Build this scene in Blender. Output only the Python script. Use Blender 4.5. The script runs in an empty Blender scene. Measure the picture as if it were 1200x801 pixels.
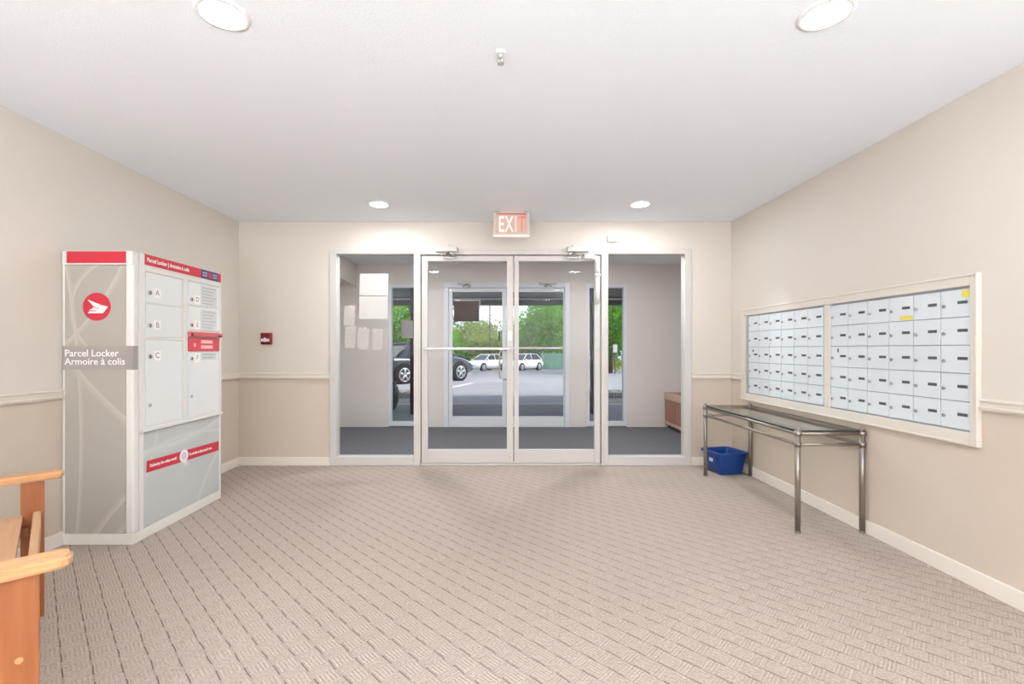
import bpy, bmesh, math, random
import numpy as np
from mathutils import Matrix, Vector

random.seed(7)
C = bpy.context.scene.collection
SC = bpy.context.scene

# ------------------------------------------------------------------ camera
F_PX = 545.0
CAM_Z = 1.164
cam_data = bpy.data.cameras.new('camera')
cam = bpy.data.objects.new('camera', cam_data)
C.objects.link(cam)
cam.location = (0, 0, CAM_Z)
cam.rotation_euler = (math.pi / 2, 0, 0)
cam_data.sensor_width = 36.0
cam_data.lens = F_PX / 1200 * 36.0
cam_data.shift_x = 16 / 1200
cam_data.shift_y = 8.5 / 1200
cam_data.clip_start = 0.02
cam_data.clip_end = 400
SC.camera = cam

# ------------------------------------------------------------------ world, sun, exposure
vs = SC.view_settings
vs.view_transform = 'Standard'
vs.look = 'None'
vs.gamma = 1.0
vs.use_curve_mapping = False
vs.exposure = 0.0
SKY = 2.05
SUN = 7.5
POT_W = 5.5        # lamps over the middle of the lobby
POT_DOOR_W = 13.0  # lamps in front of the doors
POT_REAR_W = 1.5   # added unseen lamps behind the viewpoint
VEST_W = 32.0  # added lights in the vestibule ceiling, out of view
UP_W = 278.0  # added uplighters that fill the ceiling with light

world = bpy.data.worlds.new('world')
SC.world = world
world.use_nodes = True
nt = world.node_tree
nt.nodes.clear()
wo = nt.nodes.new('ShaderNodeOutputWorld')
bg = nt.nodes.new('ShaderNodeBackground')
bg.inputs['Strength'].default_value = SKY
tc = nt.nodes.new('ShaderNodeTexCoord')
nz = nt.nodes.new('ShaderNodeTexNoise')
nz.inputs['Scale'].default_value = 3.2
nz.inputs['Detail'].default_value = 7
rp = nt.nodes.new('ShaderNodeValToRGB')
rp.color_ramp.elements[0].position = 0.40
rp.color_ramp.elements[0].color = (0.34, 0.54, 0.84, 1)
rp.color_ramp.elements[1].position = 0.58
rp.color_ramp.elements[1].color = (1.0, 0.985, 0.97, 1)
nt.links.new(tc.outputs['Generated'], nz.inputs['Vector'])
nt.links.new(nz.outputs['Fac'], rp.inputs['Fac'])
nt.links.new(rp.outputs['Color'], bg.inputs['Color'])
nt.links.new(bg.outputs['Background'], wo.inputs['Surface'])

sd = bpy.data.lights.new('sun', 'SUN')
sd.energy = SUN
sd.angle = math.radians(14)
sd.color = (1.0, 0.96, 0.90)
sun = bpy.data.objects.new('sun', sd)
C.objects.link(sun)
sun.rotation_euler = Vector((0.75, 0.12, 1.0)).to_track_quat('Z', 'Y').to_euler()

# ------------------------------------------------------------------ material helpers
def lin(c):
    out = []
    for v in c:
        v = v / 255.0
        out.append(v / 12.92 if v <= 0.04045 else ((v + 0.055) / 1.055) ** 2.4)
    return tuple(out) + (1.0,)

class NT:
    def __init__(s, tree):
        s.t = tree
    def node(s, kind, **inp):
        n = s.t.nodes.new(kind)
        for k, v in inp.items():
            s.put(n.inputs[k.replace('_', ' ')], v)
        return n
    def put(s, sock, v):
        if hasattr(v, 'links') or isinstance(v, bpy.types.NodeSocket):
            s.t.links.new(v, sock)
        else:
            sock.default_value = v
    def m(s, op, a, b=0.0, c=None):
        n = s.t.nodes.new('ShaderNodeMath')
        n.operation = op
        s.put(n.inputs[0], a)
        s.put(n.inputs[1], b)
        if c is not None:
            s.put(n.inputs[2], c)
        return n.outputs[0]
    def mix(s, f, a, b):
        n = s.t.nodes.new('ShaderNodeMix')
        n.data_type = 'RGBA'
        s.put(n.inputs[0], f)
        s.put(n.inputs[6], a)
        s.put(n.inputs[7], b)
        return n.outputs[2]
    def noise(s, vec, scale, detail=3.0):
        n = s.t.nodes.new('ShaderNodeTexNoise')
        n.inputs['Scale'].default_value = scale
        n.inputs['Detail'].default_value = detail
        s.put(n.inputs['Vector'], vec)
        return n.outputs['Fac']
    def ramp(s, f, stops):
        n = s.t.nodes.new('ShaderNodeValToRGB')
        r = n.color_ramp
        while len(r.elements) < len(stops):
            r.elements.new(0.5)
        for e, (p, c) in zip(r.elements, stops):
            e.position = p
            e.color = c
        s.put(n.inputs['Fac'], f)
        return n.outputs['Color']

def base(name):
    m = bpy.data.materials.new(name)
    m.use_nodes = True
    t = m.node_tree
    p = t.nodes['Principled BSDF']
    n = NT(t)
    co = t.nodes.new('ShaderNodeTexCoord').outputs['Object']
    return m, n, p, co

def scale3(c, k):
    return tuple(min(1, x * k) for x in c[:3]) + (1,)

MATS = {}
def mat(name, rgb, rough=0.5, metal=0.0, var=0.06, nscale=9.0, bump=0.0, bscale=80.0, spec=0.5, emit=None, estr=0.0, coat=0.0):
    if name in MATS:
        return MATS[name]
    m, n, p, co = base(name)
    c = lin(rgb)
    f = n.noise(co, nscale, 4)
    n.put(p.inputs['Base Color'], n.mix(f, scale3(c, 1 - var), scale3(c, 1 + var)))
    p.inputs['Roughness'].default_value = rough
    p.inputs['Metallic'].default_value = metal
    p.inputs['Specular IOR Level'].default_value = spec
    p.inputs['Coat Weight'].default_value = coat
    if bump > 0:
        b = n.t.nodes.new('ShaderNodeBump')
        b.inputs['Strength'].default_value = bump
        b.inputs['Distance'].default_value = 0.004
        n.put(b.inputs['Height'], n.noise(co, bscale, 3))
        n.put(p.inputs['Normal'], b.outputs['Normal'])
    if emit:
        p.inputs['Emission Color'].default_value = lin(emit)
        p.inputs['Emission Strength'].default_value = estr
    MATS[name] = m
    return m

def glass(name, tint=(249, 249, 249), refl=0.011):
    if name in MATS:
        return MATS[name]
    m = bpy.data.materials.new(name)
    m.use_nodes = True
    t = m.node_tree
    t.nodes.clear()
    n = NT(t)
    out = t.nodes.new('ShaderNodeOutputMaterial')
    tr = t.nodes.new('ShaderNodeBsdfTransparent')
    tr.inputs['Color'].default_value = lin(tint)
    gl = t.nodes.new('ShaderNodeBsdfGlossy')
    gl.inputs['Roughness'].default_value = 0.0
    lw = t.nodes.new('ShaderNodeLayerWeight')
    lw.inputs['Blend'].default_value = 0.5
    f = n.m('ADD', n.m('MULTIPLY', n.m('POWER', lw.outputs['Facing'], 4.0), 0.70), refl)
    mx = t.nodes.new('ShaderNodeMixShader')
    n.put(mx.inputs[0], f)
    t.links.new(tr.outputs[0], mx.inputs[1])
    t.links.new(gl.outputs[0], mx.inputs[2])
    t.links.new(mx.outputs[0], out.inputs['Surface'])
    MATS[name] = m
    return m

def wood(name, c1, c2, scale=(3, 40, 40), rough=0.4):
    if name in MATS:
        return MATS[name]
    m, n, p, co = base(name)
    mp = n.t.nodes.new('ShaderNodeMapping')
    mp.inputs['Scale'].default_value = scale
    n.put(mp.inputs['Vector'], co)
    f = n.noise(mp.outputs['Vector'], 1.4, 6)
    n.put(p.inputs['Base Color'], n.ramp(f, [(0.33, lin(c1)), (0.66, lin(c2))]))
    p.inputs['Roughness'].default_value = rough
    MATS[name] = m
    return m

# ------------------------------------------------------------------ geometry helpers
WM = {}
class MB:
    def __init__(s):
        s.bm = bmesh.new()
        s.mi = 0
    def box(s, x0, x1, y0, y1, z0, z1, bev=0.0, seg=2, mi=0):
        x0, x1 = min(x0, x1), max(x0, x1); y0, y1 = min(y0, y1), max(y0, y1); z0, z1 = min(z0, z1), max(z0, z1)
        t = bmesh.new()
        bmesh.ops.create_cube(t, size=1.0)
        for v in t.verts:
            v.co = Vector(((x0 + x1) / 2 + v.co.x * (x1 - x0), (y0 + y1) / 2 + v.co.y * (y1 - y0), (z0 + z1) / 2 + v.co.z * (z1 - z0)))
        if bev > 0:
            bmesh.ops.bevel(t, geom=t.edges[:], offset=bev, segments=seg, affect='EDGES', profile=0.6)
        s._join(t, mi)
        return s
    def _join(s, t, mi=0, M=None):
        if M is not None:
            t.transform(M)
        for f in t.faces:
            f.material_index = mi
        me = bpy.data.meshes.new('tmp')
        t.to_mesh(me)
        t.free()
        s.bm.from_mesh(me)
        bpy.data.meshes.remove(me)
    def cyl(s, a, b, r, r2=None, seg=20, mi=0, smooth=True):
        a = Vector(a); b = Vector(b)
        t = bmesh.new()
        L = (b - a).length
        bmesh.ops.create_cone(t, cap_ends=True, segments=seg, radius1=r, radius2=r if r2 is None else r2, depth=L)
        if smooth:
            for f in t.faces:
                f.smooth = len(f.verts) == 4
        q = (b - a).to_track_quat('Z', 'Y').to_matrix().to_4x4()
        s._join(t, mi, Matrix.Translation((a + b) / 2) @ q)
        return s
    def sphere(s, c, r, seg=16, mi=0, sc=(1, 1, 1)):
        t = bmesh.new()
        bmesh.ops.create_uvsphere(t, u_segments=seg, v_segments=max(6, seg // 2), radius=r)
        for f in t.faces:
            f.smooth = True
        s._join(t, mi, Matrix.Translation(c) @ Matrix.Diagonal((*sc, 1)))
        return s
    def tube(s, pts, r, seg=12):
        pts = [Vector(p) for p in pts]
        rings = []
        up = Vector((0.13, 0.31, 0.94))
        for i, p in enumerate(pts):
            d = (pts[min(i + 1, len(pts) - 1)] - pts[max(i - 1, 0)]).normalized()
            u = d.cross(up)
            if u.length < 1e-3:
                u = d.cross(Vector((1, 0, 0)))
            u.normalize()
            w = d.cross(u)
            rings.append([s.bm.verts.new(p + r * (math.cos(k * math.tau / seg) * u + math.sin(k * math.tau / seg) * w)) for k in range(seg)])
        for A, B in zip(rings[:-1], rings[1:]):
            for k in range(seg):
                f = s.bm.faces.new((A[k], A[(k + 1) % seg], B[(k + 1) % seg], B[k]))
                f.smooth = True
        s.bm.faces.new(rings[0][::-1]); s.bm.faces.new(rings[-1])
        return s
    def prism(s, poly, M=None, h=0.002, mi=0):
        """polygon in local xy, extruded +z by h, then placed with M"""
        t = bmesh.new()
        lo = [t.verts.new((x, y, 0)) for x, y in poly]
        hi = [t.verts.new((x, y, h)) for x, y in poly]
        n = len(poly)
        t.faces.new(lo[::-1]); t.faces.new(hi)
        for i in range(n):
            t.faces.new((lo[i], lo[(i + 1) % n], hi[(i + 1) % n], hi[i]))
        bmesh.ops.recalc_face_normals(t, faces=t.faces[:])
        s._join(t, mi, M)
        return s
    def loft(s, rings, smooth=True, cap=True, mi=0):
        t = bmesh.new()
        R = [[t.verts.new(p) for p in r] for r in rings]
        n = len(R[0])
        for A, B in zip(R[:-1], R[1:]):
            for k in range(n):
                f = t.faces.new((A[k], A[(k + 1) % n], B[(k + 1) % n], B[k]))
                f.smooth = smooth
        if cap:
            t.faces.new(R[0][::-1]); t.faces.new(R[-1])
        bmesh.ops.recalc_face_normals(t, faces=t.faces[:])
        s._join(t, mi)
        return s
    def build(s, name, mats, parent=None, **props):
        me = bpy.data.meshes.new(name)
        if parent is not None:
            s.bm.transform(WM[parent.name].inverted())
        s.bm.to_mesh(me)
        s.bm.free()
        return link(name, me, mats, parent, **props)

def link(name, me, mats, parent=None, **props):
    if not isinstance(mats, (list, tuple)):
        mats = [mats]
    for m in mats:
        me.materials.append(m)
    o = bpy.data.objects.new(name, me)
    C.objects.link(o)
    if parent is not None:
        o.parent = parent
        WM[o.name] = WM[parent.name].copy()
    else:
        WM[o.name] = Matrix()
    for k, v in props.items():
        o[k] = v
    return o

def root(name, loc=(0, 0, 0), rz=0.0, **props):
    o = bpy.data.objects.new(name, None)
    o.empty_display_size = 0.1
    C.objects.link(o)
    o.location = loc
    o.rotation_euler = (0, 0, rz)
    WM[o.name] = Matrix.Translation(loc) @ Matrix.Rotation(rz, 4, 'Z')
    for k, v in props.items():
        o[k] = v
    return o

KIDS = lambda o: [c for c in bpy.data.objects if c.parent == o]
def copy_tree(o, parent=None):
    c = o.copy()
    C.objects.link(c)
    if parent is not None:
        c.parent = parent
    for k in KIDS(o):
        copy_tree(k, c)
    return c

def text(body, size, m, parent, M, name='lettering', align='LEFT', extr=0.0006, sx=1.0, bold=0.0, **props):
    cu = bpy.data.curves.new('txt', 'FONT')
    cu.body = body
    cu.size = size
    cu.align_x = align
    cu.align_y = 'CENTER'
    cu.extrude = extr
    cu.offset = bold
    cu.resolution_u = 3
    o = bpy.data.objects.new('txt', cu)
    C.objects.link(o)
    bpy.context.view_layer.update()
    dg = bpy.context.evaluated_depsgraph_get()
    me = bpy.data.meshes.new_from_object(o.evaluated_get(dg))
    bpy.data.objects.remove(o)
    bpy.data.curves.remove(cu)
    me.materials.clear()
    T = M @ Matrix.Diagonal((sx, 1, 1, 1))
    if parent is not None:
        T = WM[parent.name].inverted() @ T
    me.transform(T)
    me.name = name
    return link(name, me, m, parent, **props)

def basis(o, x, y):
    """matrix whose local x,y axes are x,y and origin o"""
    x = Vector(x).normalized(); y = Vector(y).normalized(); z = x.cross(y)
    M = Matrix.Identity(4)
    for i in range(3):
        M[i][0] = x[i]; M[i][1] = y[i]; M[i][2] = z[i]; M[i][3] = o[i]
    return M

# ------------------------------------------------------------------ dimensions (metres; camera at the origin, looking +Y)
XL, XR = -2.602, 2.337
YF, YB = 4.665, -3.4          # door wall, wall behind the camera
H = 2.44
YV = 6.97                     # outer wall of the vestibule
VXL, VXR = -2.62, 2.95
S = YF / F_PX                 # metres per pixel on the door wall
def fx(px): return (px - 584) * S
def fz(py): return CAM_Z + (409 - py) * S
S2 = YV / F_PX
def rx(px): return (px - 584) * S2
def rz_(py): return CAM_Z + (409 - py) * S2

# ------------------------------------------------------------------ materials of the room
def wall_paint():
    m, n, p, co = base('two_tone_wall_paint')
    sep = n.node('ShaderNodeSeparateXYZ', Vector=co)
    lo = n.m('LESS_THAN', sep.outputs['Z'], 0.90)
    f = n.noise(co, 2.0, 4)
    up = n.mix(f, lin((215, 206, 195)), lin((219, 210, 199)))
    dn = n.mix(f, lin((205, 190, 173)), lin((210, 195, 178)))
    n.put(p.inputs['Base Color'], n.mix(lo, up, dn))
    p.inputs['Roughness'].default_value = 0.62
    b = n.t.nodes.new('ShaderNodeBump')
    b.inputs['Strength'].default_value = 0.12
    b.inputs['Distance'].default_value = 0.002
    n.put(b.inputs['Height'], n.noise(co, 140, 2))
    n.put(p.inputs['Normal'], b.outputs['Normal'])
    return m
M_WALL = wall_paint()
M_CEIL = mat('stippled_ceiling_paint', (243, 245, 248), 0.85, var=0.012, bump=0.35, bscale=160)
M_TRIM = mat('cream_trim_paint', (222, 213, 201), 0.4, var=0.02)
M_BASE = mat('pale_baseboard_paint', (236, 226, 214), 0.4, var=0.02)
M_ALU = mat('painted_aluminium', (208, 203, 196), 0.35, var=0.02)
M_ALU2 = mat('brushed_aluminium', (190, 188, 184), 0.32, metal=0.85, var=0.05)
M_STEEL = mat('bright_steel', (205, 204, 202), 0.25, metal=0.9, var=0.04)
M_BLACK = mat('black_plastic', (22, 22, 23), 0.4)
M_VWALL = mat('vestibule_wall_paint', (222, 214, 206), 0.65, var=0.02, bump=0.1, bscale=140)
M_GLASS = glass('clear_glass')
M_GLASS2 = glass('outer_door_glass', (244, 245, 246), 0.011)

def carpet():
    m, n, p, co = base('basket_weave_carpet')
    sep = n.node('ShaderNodeSeparateXYZ', Vector=co)
    x, y = sep.outputs['X'], sep.outputs['Y']
    wob = n.m('MULTIPLY', n.m('SUBTRACT', n.noise(co, 9, 2), 0.5), 0.012)
    u = n.m('ADD', n.m('MULTIPLY', n.m('SUBTRACT', x, y), 0.70711), 40.0)
    v = n.m('ADD', n.m('ADD', n.m('MULTIPLY', n.m('ADD', x, y), 0.70711), 40.0), wob)
    U, V = 0.117, 0.0785
    vr = n.m('DIVIDE', v, V)
    row = n.m('FLOOR', vr)
    fv = n.m('FRACT', vr)
    uu = n.m('ADD', n.m('DIVIDE', u, U), n.m('MULTIPLY', n.m('MODULO', row, 2.0), 0.5))
    fu = n.m('FRACT', uu)
    dash = n.m('LESS_THAN', fu, 0.5)
    dl = n.m('LESS_THAN', n.m('ABSOLUTE', n.m('SUBTRACT', fu, 0.27)), 0.30)
    line = n.m('LESS_THAN', n.m('ABSOLUTE', n.m('SUBTRACT', fv, 0.5)), 0.032)
    lm = n.m('MULTIPLY', line, n.m('ADD', n.m('MULTIPLY', dl, 0.52), 0.24))
    half = n.m('GREATER_THAN', fv, 0.5)
    par = n.m('ABSOLUTE', n.m('SUBTRACT', dash, half))
    ru = n.m('SINE', n.m('MULTIPLY', u, math.tau / 0.0117))
    rv = n.m('SINE', n.m('MULTIPLY', v, math.tau / 0.0131))
    rib = n.m('ADD', n.m('MULTIPLY', par, ru), n.m('MULTIPLY', n.m('SUBTRACT', 1.0, par), rv))
    fine = n.noise(co, 260, 2)
    mid = n.noise(co, 95, 2)
    big = n.noise(co, 1.1, 3)
    c0 = n.mix(big, lin((176, 161, 149)), lin((184, 169, 157)))
    k = n.m('ADD', n.m('MULTIPLY', rib, 0.06), n.m('ADD', n.m('MULTIPLY', n.m('SUBTRACT', mid, 0.5), 0.75), n.m('ADD', n.m('MULTIPLY', n.m('SUBTRACT', fine, 0.5), 0.7), 1.0)))
    hsv = n.node('ShaderNodeHueSaturation', Color=c0, Value=k)
    col = n.mix(lm, hsv.outputs['Color'], lin((92, 78, 68)))
    n.put(p.inputs['Base Color'], col)
    p.inputs['Roughness'].default_value = 0.95
    p.inputs['Specular IOR Level'].default_value = 0.1
    b = n.t.nodes.new('ShaderNodeBump')
    b.inputs['Strength'].default_value = 0.5
    b.inputs['Distance'].default_value = 0.003
    n.put(b.inputs['Height'], n.m('SUBTRACT', n.m('ADD', rib, fine), n.m('MULTIPLY', lm, 2.0)))
    n.put(p.inputs['Normal'], b.outputs['Normal'])
    return m
M_CARPET = carpet()

# ------------------------------------------------------------------ the setting: lobby shell
def st(mb, name, m, parent=None, **p):
    return mb.build(name, m, parent, kind='structure', **p)

st(MB().box(XL - .15, XR + .15, YB - .15, YF + .02, -.12, 0), 'floor', M_CARPET)
M_VCARP = mat('charcoal_mat_carpet', (112, 112, 114), 0.95, var=0.30, nscale=22, bump=0.6, bscale=220, spec=0.1)
st(MB().box(VXL - .15, VXR + .15, YF + .02, YV + .03, -.12, 0.0), 'floor_vestibule', M_VCARP)
st(MB().box(VXL - .2, VXR + .2, YB - .15, YV + .16, H, H + .15), 'ceiling', M_CEIL)
st(MB().box(XL - .15, XL, YB - .15, YF + .12, 0, H), 'wall_left', M_WALL)
st(MB().box(XR, XR + .15, YB - .15, YF + .12, 0, H), 'wall_right', M_WALL)
st(MB().box(XL - .15, XR + .15, YB - .15, YB, 0, H), 'wall_back', M_WALL)
XA, XB = fx(386.5), fx(810)
ZT = fz(291.5)
w = MB()
w.box(XL - .02, XA, YF, YF + .12, 0, H)
w.box(XB, XR + .02, YF, YF + .12, 0, H)
w.box(XA, XB, YF, YF + .12, ZT, H)
st(w, 'wall_front', M_WALL)

# baseboards and chair rails
def rail_pts(mb, x0, x1, y0, y1):
    mb.box(x0, x1, y0, y1, .866, .925, .004)
st(MB().box(XL, XL + .014, YB, YF, 0, .085, .004), 'baseboard_left', M_BASE)
st(MB().box(XR - .014, XR, YB, YF, 0, .085, .004), 'baseboard_right', M_BASE)
st(MB().box(XL, XA - .0, YF - .014, YF, 0, .085, .004), 'baseboard_front_left', M_BASE)
st(MB().box(XB + .0, XR, YF - .014, YF, 0, .085, .004), 'baseboard_front_right', M_BASE)
def chair_rail(name, x0, x1, y0, y1, ax, sgn):
    b = MB()
    if ax == 'x':
        xa = x0
        b.box(xa, xa + sgn * .014, y0, y1, .868, .928, .003)
        b.box(xa, xa + sgn * .022, y0, y1, .876, .890, .004)
        b.box(xa, xa + sgn * .020, y0, y1, .912, .926, .004)
    else:
        b.box(x0, x1, y0, y0 + sgn * .014, .868, .928, .003)
        b.box(x0, x1, y0, y0 + sgn * .022, .876, .890, .004)
        b.box(x0, x1, y0, y0 + sgn * .020, .912, .926, .004)
    st(b, name, M_TRIM)
chair_rail('trim_1', XL, 0, YB, YF, 'x', 1)
chair_rail('trim_2', XL, XA, YF, 0, 'y', -1)
chair_rail('trim_3', XB, XR, YF, 0, 'y', -1)
chair_rail('trim_4', XR, 0, 4.443, YF, 'x', -1)
chair_rail('trim_5', XR, 0, YB, 2.245, 'x', -1)

# ------------------------------------------------------------------ vestibule shell
st(MB().box(VXL - .15, VXL, YF + .12, YV + .15, 0, H), 'wall_vestibule_left', M_VWALL)
st(MB().box(VXR, VXR + .15, YF + .12, YV + .15, 0, H), 'wall_vestibule_right', M_VWALL)
b = MB()
b.box(VXL - .15, XL, YF + .1, YF + .13, 0, H)
b.box(XR, VXR + .15, YF + .1, YF + .13, 0, H)
st(b, 'wall_vestibule_return', M_VWALL)
st(MB().box(VXL, -2.12, YF + .12, YV, 2.12, H), 'bulkhead', M_VWALL)
OPEN = [(rx(455), rx(491), .012, rz_(332)), (rx(520), rx(667.5), .0, rz_(331)), (rx(687.5), rx(734.5), .012, rz_(332))]
b = MB()
xs = [VXL - .1] + [v for o in OPEN for v in o[:2]] + [VXR + .1]
for i in range(0, len(xs), 2):
    b.box(xs[i], xs[i + 1], YV, YV + .15, 0, H)
for x0, x1, z0, z1 in OPEN:
    b.box(x0, x1, YV, YV + .15, z1, H)
st(b, 'wall_outer', M_VWALL)

# ------------------------------------------------------------------ inner glazed screen: side lights, mullions, doors
def sidelight(name, x0, x1, y0, y1, z0, z1, gx0, gx1, gz0, gz1, m, g):
    r = root(name, ((x0 + x1) / 2, (y0 + y1) / 2, z0), kind='structure')
    MB().box(x0, gx0, y0, y1, z0, z1, .004).build('jamb', m, r)
    MB().box(gx1, x1, y0, y1, z0, z1, .004).build('jamb', m, r)
    MB().box(gx0, gx1, y0, y1, gz1, z1, .004).build('head_rail', m, r)
    MB().box(gx0, gx1, y0, y1, z0, gz0, .004).build('sill_rail', m, r)
    ym = (y0 + y1) / 2
    MB().box(gx0 - .004, gx1 + .004, ym - .003, ym + .003, gz0 - .004, gz1 + .004).build('glass_pane', g, r)
    return r
Y0F, Y1F = YF - .012, YF + .10
sidelight('window_1', XA, fx(493), Y0F, Y1F, 0.0, ZT, fx(394.5), fx(485), fz(535), fz(297.5), M_ALU, M_GLASS)
sidelight('window_2', fx(704.5), XB, Y0F, Y1F, 0.0, ZT, fx(712.5), fx(802.5), fz(535), fz(297.5), M_ALU, M_GLASS)
b = MB()
b.box(fx(493), fx(704.5), Y0F, Y1F, fz(298.2), ZT, .003)
b.box(fx(493), fx(704.5), Y0F + .01, Y1F, 0, .018, .002)
st(b, 'trim_6', M_ALU)

def glazed_door(name, x0, x1, y0, z0, z1, gx0, gx1, gz0, gz1, m, g, t=.045):
    r = root(name, ((x0 + x1) / 2, y0, z0), kind='structure')
    MB().box(x0, gx0, y0, y0 + t, z0, z1, .003).build('stile', m, r)
    MB().box(gx1, x1, y0, y0 + t, z0, z1, .003).build('stile', m, r)
    MB().box(gx0, gx1, y0, y0 + t, gz1, z1, .003).build('top_rail', m, r)
    MB().box(gx0, gx1, y0, y0 + t, z0, gz0, .003).build('bottom_rail', m, r)
    MB().box(gx0 - .004, gx1 + .004, y0 + t / 2 - .003, y0 + t / 2 + .003, gz0 - .004, gz1 + .004).build('glass_pane', g, r)
    return r
YD = YF + .012
d1 = glazed_door('door_1', fx(493.8), fx(601.6), YD, .022, fz(299.2), fx(501), fx(594), fz(527), fz(305.5), M_ALU, M_GLASS)
d2 = glazed_door('door_2', fx(602.6), fx(703.8), YD, .022, fz(299.2), fx(608), fx(697), fz(527), fz(305.5), M_ALU, M_GLASS)
# push bar across the left leaf
zb = fz(408.3)
b = MB()
b.box(fx(497), fx(600), YD - .05, YD - .026, zb - .012, zb + .012, .005)
b.box(fx(497), fx(500), YD - .05, YD, zb - .016, zb + .016, .003)
b.box(fx(597), fx(600), YD - .05, YD, zb - .016, zb + .016, .003)
b.build('push_bar', M_ALU2, d1)
# tubular pull handle outside the left leaf
yo = YD + .045
hx, tx = fx(585.5), fx(597)
pts = [(tx, yo + .0, fz(409.5)), (tx - .01, yo + .05, fz(409.5)), (hx + .03, yo + .055, fz(409.8)), (hx + .006, yo + .055, fz(411.5)), (hx, yo + .055, fz(414)),
       (hx, yo + .055, fz(440)), (hx + .006, yo + .055, fz(443)), (hx + .03, yo + .055, fz(444.6)), (tx - .01, yo + .05, fz(445)), (tx, yo, fz(445))]
MB().tube(pts, .0105).build('pull_handle', M_STEEL, d1)
MB().box(fx(595), fx(600.6), YD - .014, YD, fz(399), fz(388), .003).build('lock_case', M_ALU2, d1)
b = MB()
for px, py in ((597.5, 409.5), (597.5, 445), (597.3, 535)):
    b.cyl((fx(px), YD - .004, fz(py)), (fx(px), YD + .002, fz(py)), .008, seg=10)
b.build('fixing_screw', M_ALU2, d1)
b = MB()
for px, py in ((604.6, 409.5), (604.6, 445), (700.4, 409.5), (700.4, 396)):
    b.cyl((fx(px), YD - .004, fz(py)), (fx(px), YD + .002, fz(py)), .008, seg=10)
b.build('fixing_screw', M_ALU2, d2)

def closer(x0, x1, xa, flip, y, zt, k, parent):
    """surface door closer: body on the frame head, folded arm below"""
    b = MB()
    b.box(x0, x1, y - .055, y, zt - .052 * k, zt, .008 * k)
    b.cyl((xa, y - .028, zt - .002), (xa, y - .028, zt + .018 * k), .012 * k, seg=12)
    c = b.build('closer_body', M_ALU, parent)
    a = MB()
    s = 1 if flip else -1
    a.cyl((xa, y - .03, zt - .052 * k), (xa, y - .03, zt - .072 * k), .015 * k, seg=12)
    p0 = Vector((xa, y - .03, zt - .066 * k))
    e = Vector((xa - s * .045 * k, y - .10, zt - .086 * k))
    e2 = Vector((xa + s * .055 * k, y - .09, zt - .092 * k))
    a.cyl(p0 + Vector((0, -.01, .004)), e, .011 * k, seg=8)
    a.cyl(p0 + Vector((0, -.01, .004)), e2, .011 * k, seg=8)
    a.sphere(e, .014 * k, 10); a.sphere(e2, .014 * k, 10)
    a.cyl(e, (e.x + s * .02, y + .02, zt - .10 * k), .009 * k, seg=8)
    a.box(xa - .06 * k, xa + .075 * k, y - .018, y + .01, zt - .112 * k, zt - .094 * k, .004 * k)
    a.build('closer_arm', M_STEEL, c)
    return c
closer(fx(511), fx(536), fx(526.5), False, Y0F, fz(290), 1.0, d1)
closer(fx(664), fx(689.5), fx(671), True, Y0F, fz(290), 1.0, d2)
# white cable conduit down the right stile
b = MB()
b.tube([(fx(684), YD - .03, fz(301.5)), (fx(694), YD - .03, fz(301.5)), (fx(697.5), YD - .03, fz(302.5)), (fx(699.6), YD - .03, fz(306)), (fx(700), YD - .03, fz(321))], .026)
b.tube([(fx(700), YD - .022, fz(321)), (fx(700), YD - .022, fz(356))], .020)
b.cyl((fx(700), YD - .024, fz(320.5)), (fx(700), YD - .024, fz(324)), .030, seg=16)
b.build('cable_conduit', mat('white_plastic', (240, 238, 234), 0.35, var=0.01), d2)

# ------------------------------------------------------------------ outer glazing of the vestibule
M_ALU_O = mat('daylit_painted_aluminium', (222, 224, 226), 0.35, var=0.02)  # cool tint of daylight mixed into the outer frame colour
for nm, (x0, x1, z0, z1) in (('window_3', OPEN[0]), ('window_4', OPEN[2])):
    sidelight(nm, x0, x1, YV + .01, YV + .11, z0, z1, x0 + .045, x1 - .045, rz_(494), rz_(336.5), M_ALU_O, M_GLASS2)
x0, x1, z0, z1 = OPEN[1]
b = MB()
b.box(x0, x0 + .07, YV - .012, YV + .11, 0, z1, .003)
b.box(x1 - .07, x1, YV - .012, YV + .11, 0, z1, .003)
b.box(x0 + .07, x1 - .07, YV - .012, YV + .11, rz_(336.8), z1, .003)
b.box(x0 + .07, x1 - .07, YV, YV + .11, 0, .012)
st(b, 'trim_7', M_ALU_O)
YD2 = YV + .02
xm = .118
d3 = glazed_door('door_3', x0 + .073, xm - .002, YD2, .015, rz_(337.4), rx(530), xm - .06, rz_(488), rz_(341.5), M_ALU_O, M_GLASS2)
d4 = glazed_door('door_4', xm + .002, x1 - .073, YD2, .015, rz_(337.4), xm + .06, rx(660.5), rz_(488), rz_(341.5), M_ALU_O, M_GLASS2)
zb2 = 1.182
for d, xa, xb in ((d3, x0 + .09, xm - .02), (d4, xm + .02, x1 - .09)):
    b = MB()
    b.box(xa, xb, YD2 - .05, YD2 - .026, zb2 - .013, zb2 + .013, .005)
    b.box(xa, xa + .03, YD2 - .05, YD2, zb2 - .017, zb2 + .017, .003)
    b.box(xb - .03, xb, YD2 - .05, YD2, zb2 - .017, zb2 + .017, .003)
    b.build('push_bar', M_ALU2, d)
MB().box(.0, .024, YD2 - .012, YD2 + .002, rz_(400), rz_(388), .004).build('lock_case', M_BLACK, d3)
closer(rx(536), rx(551), rx(547), False, YV - .012, rz_(329.5), .9, d3)
closer(rx(632), rx(652), rx(641), True, YV - .012, rz_(329.5), .9, d4)

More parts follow.
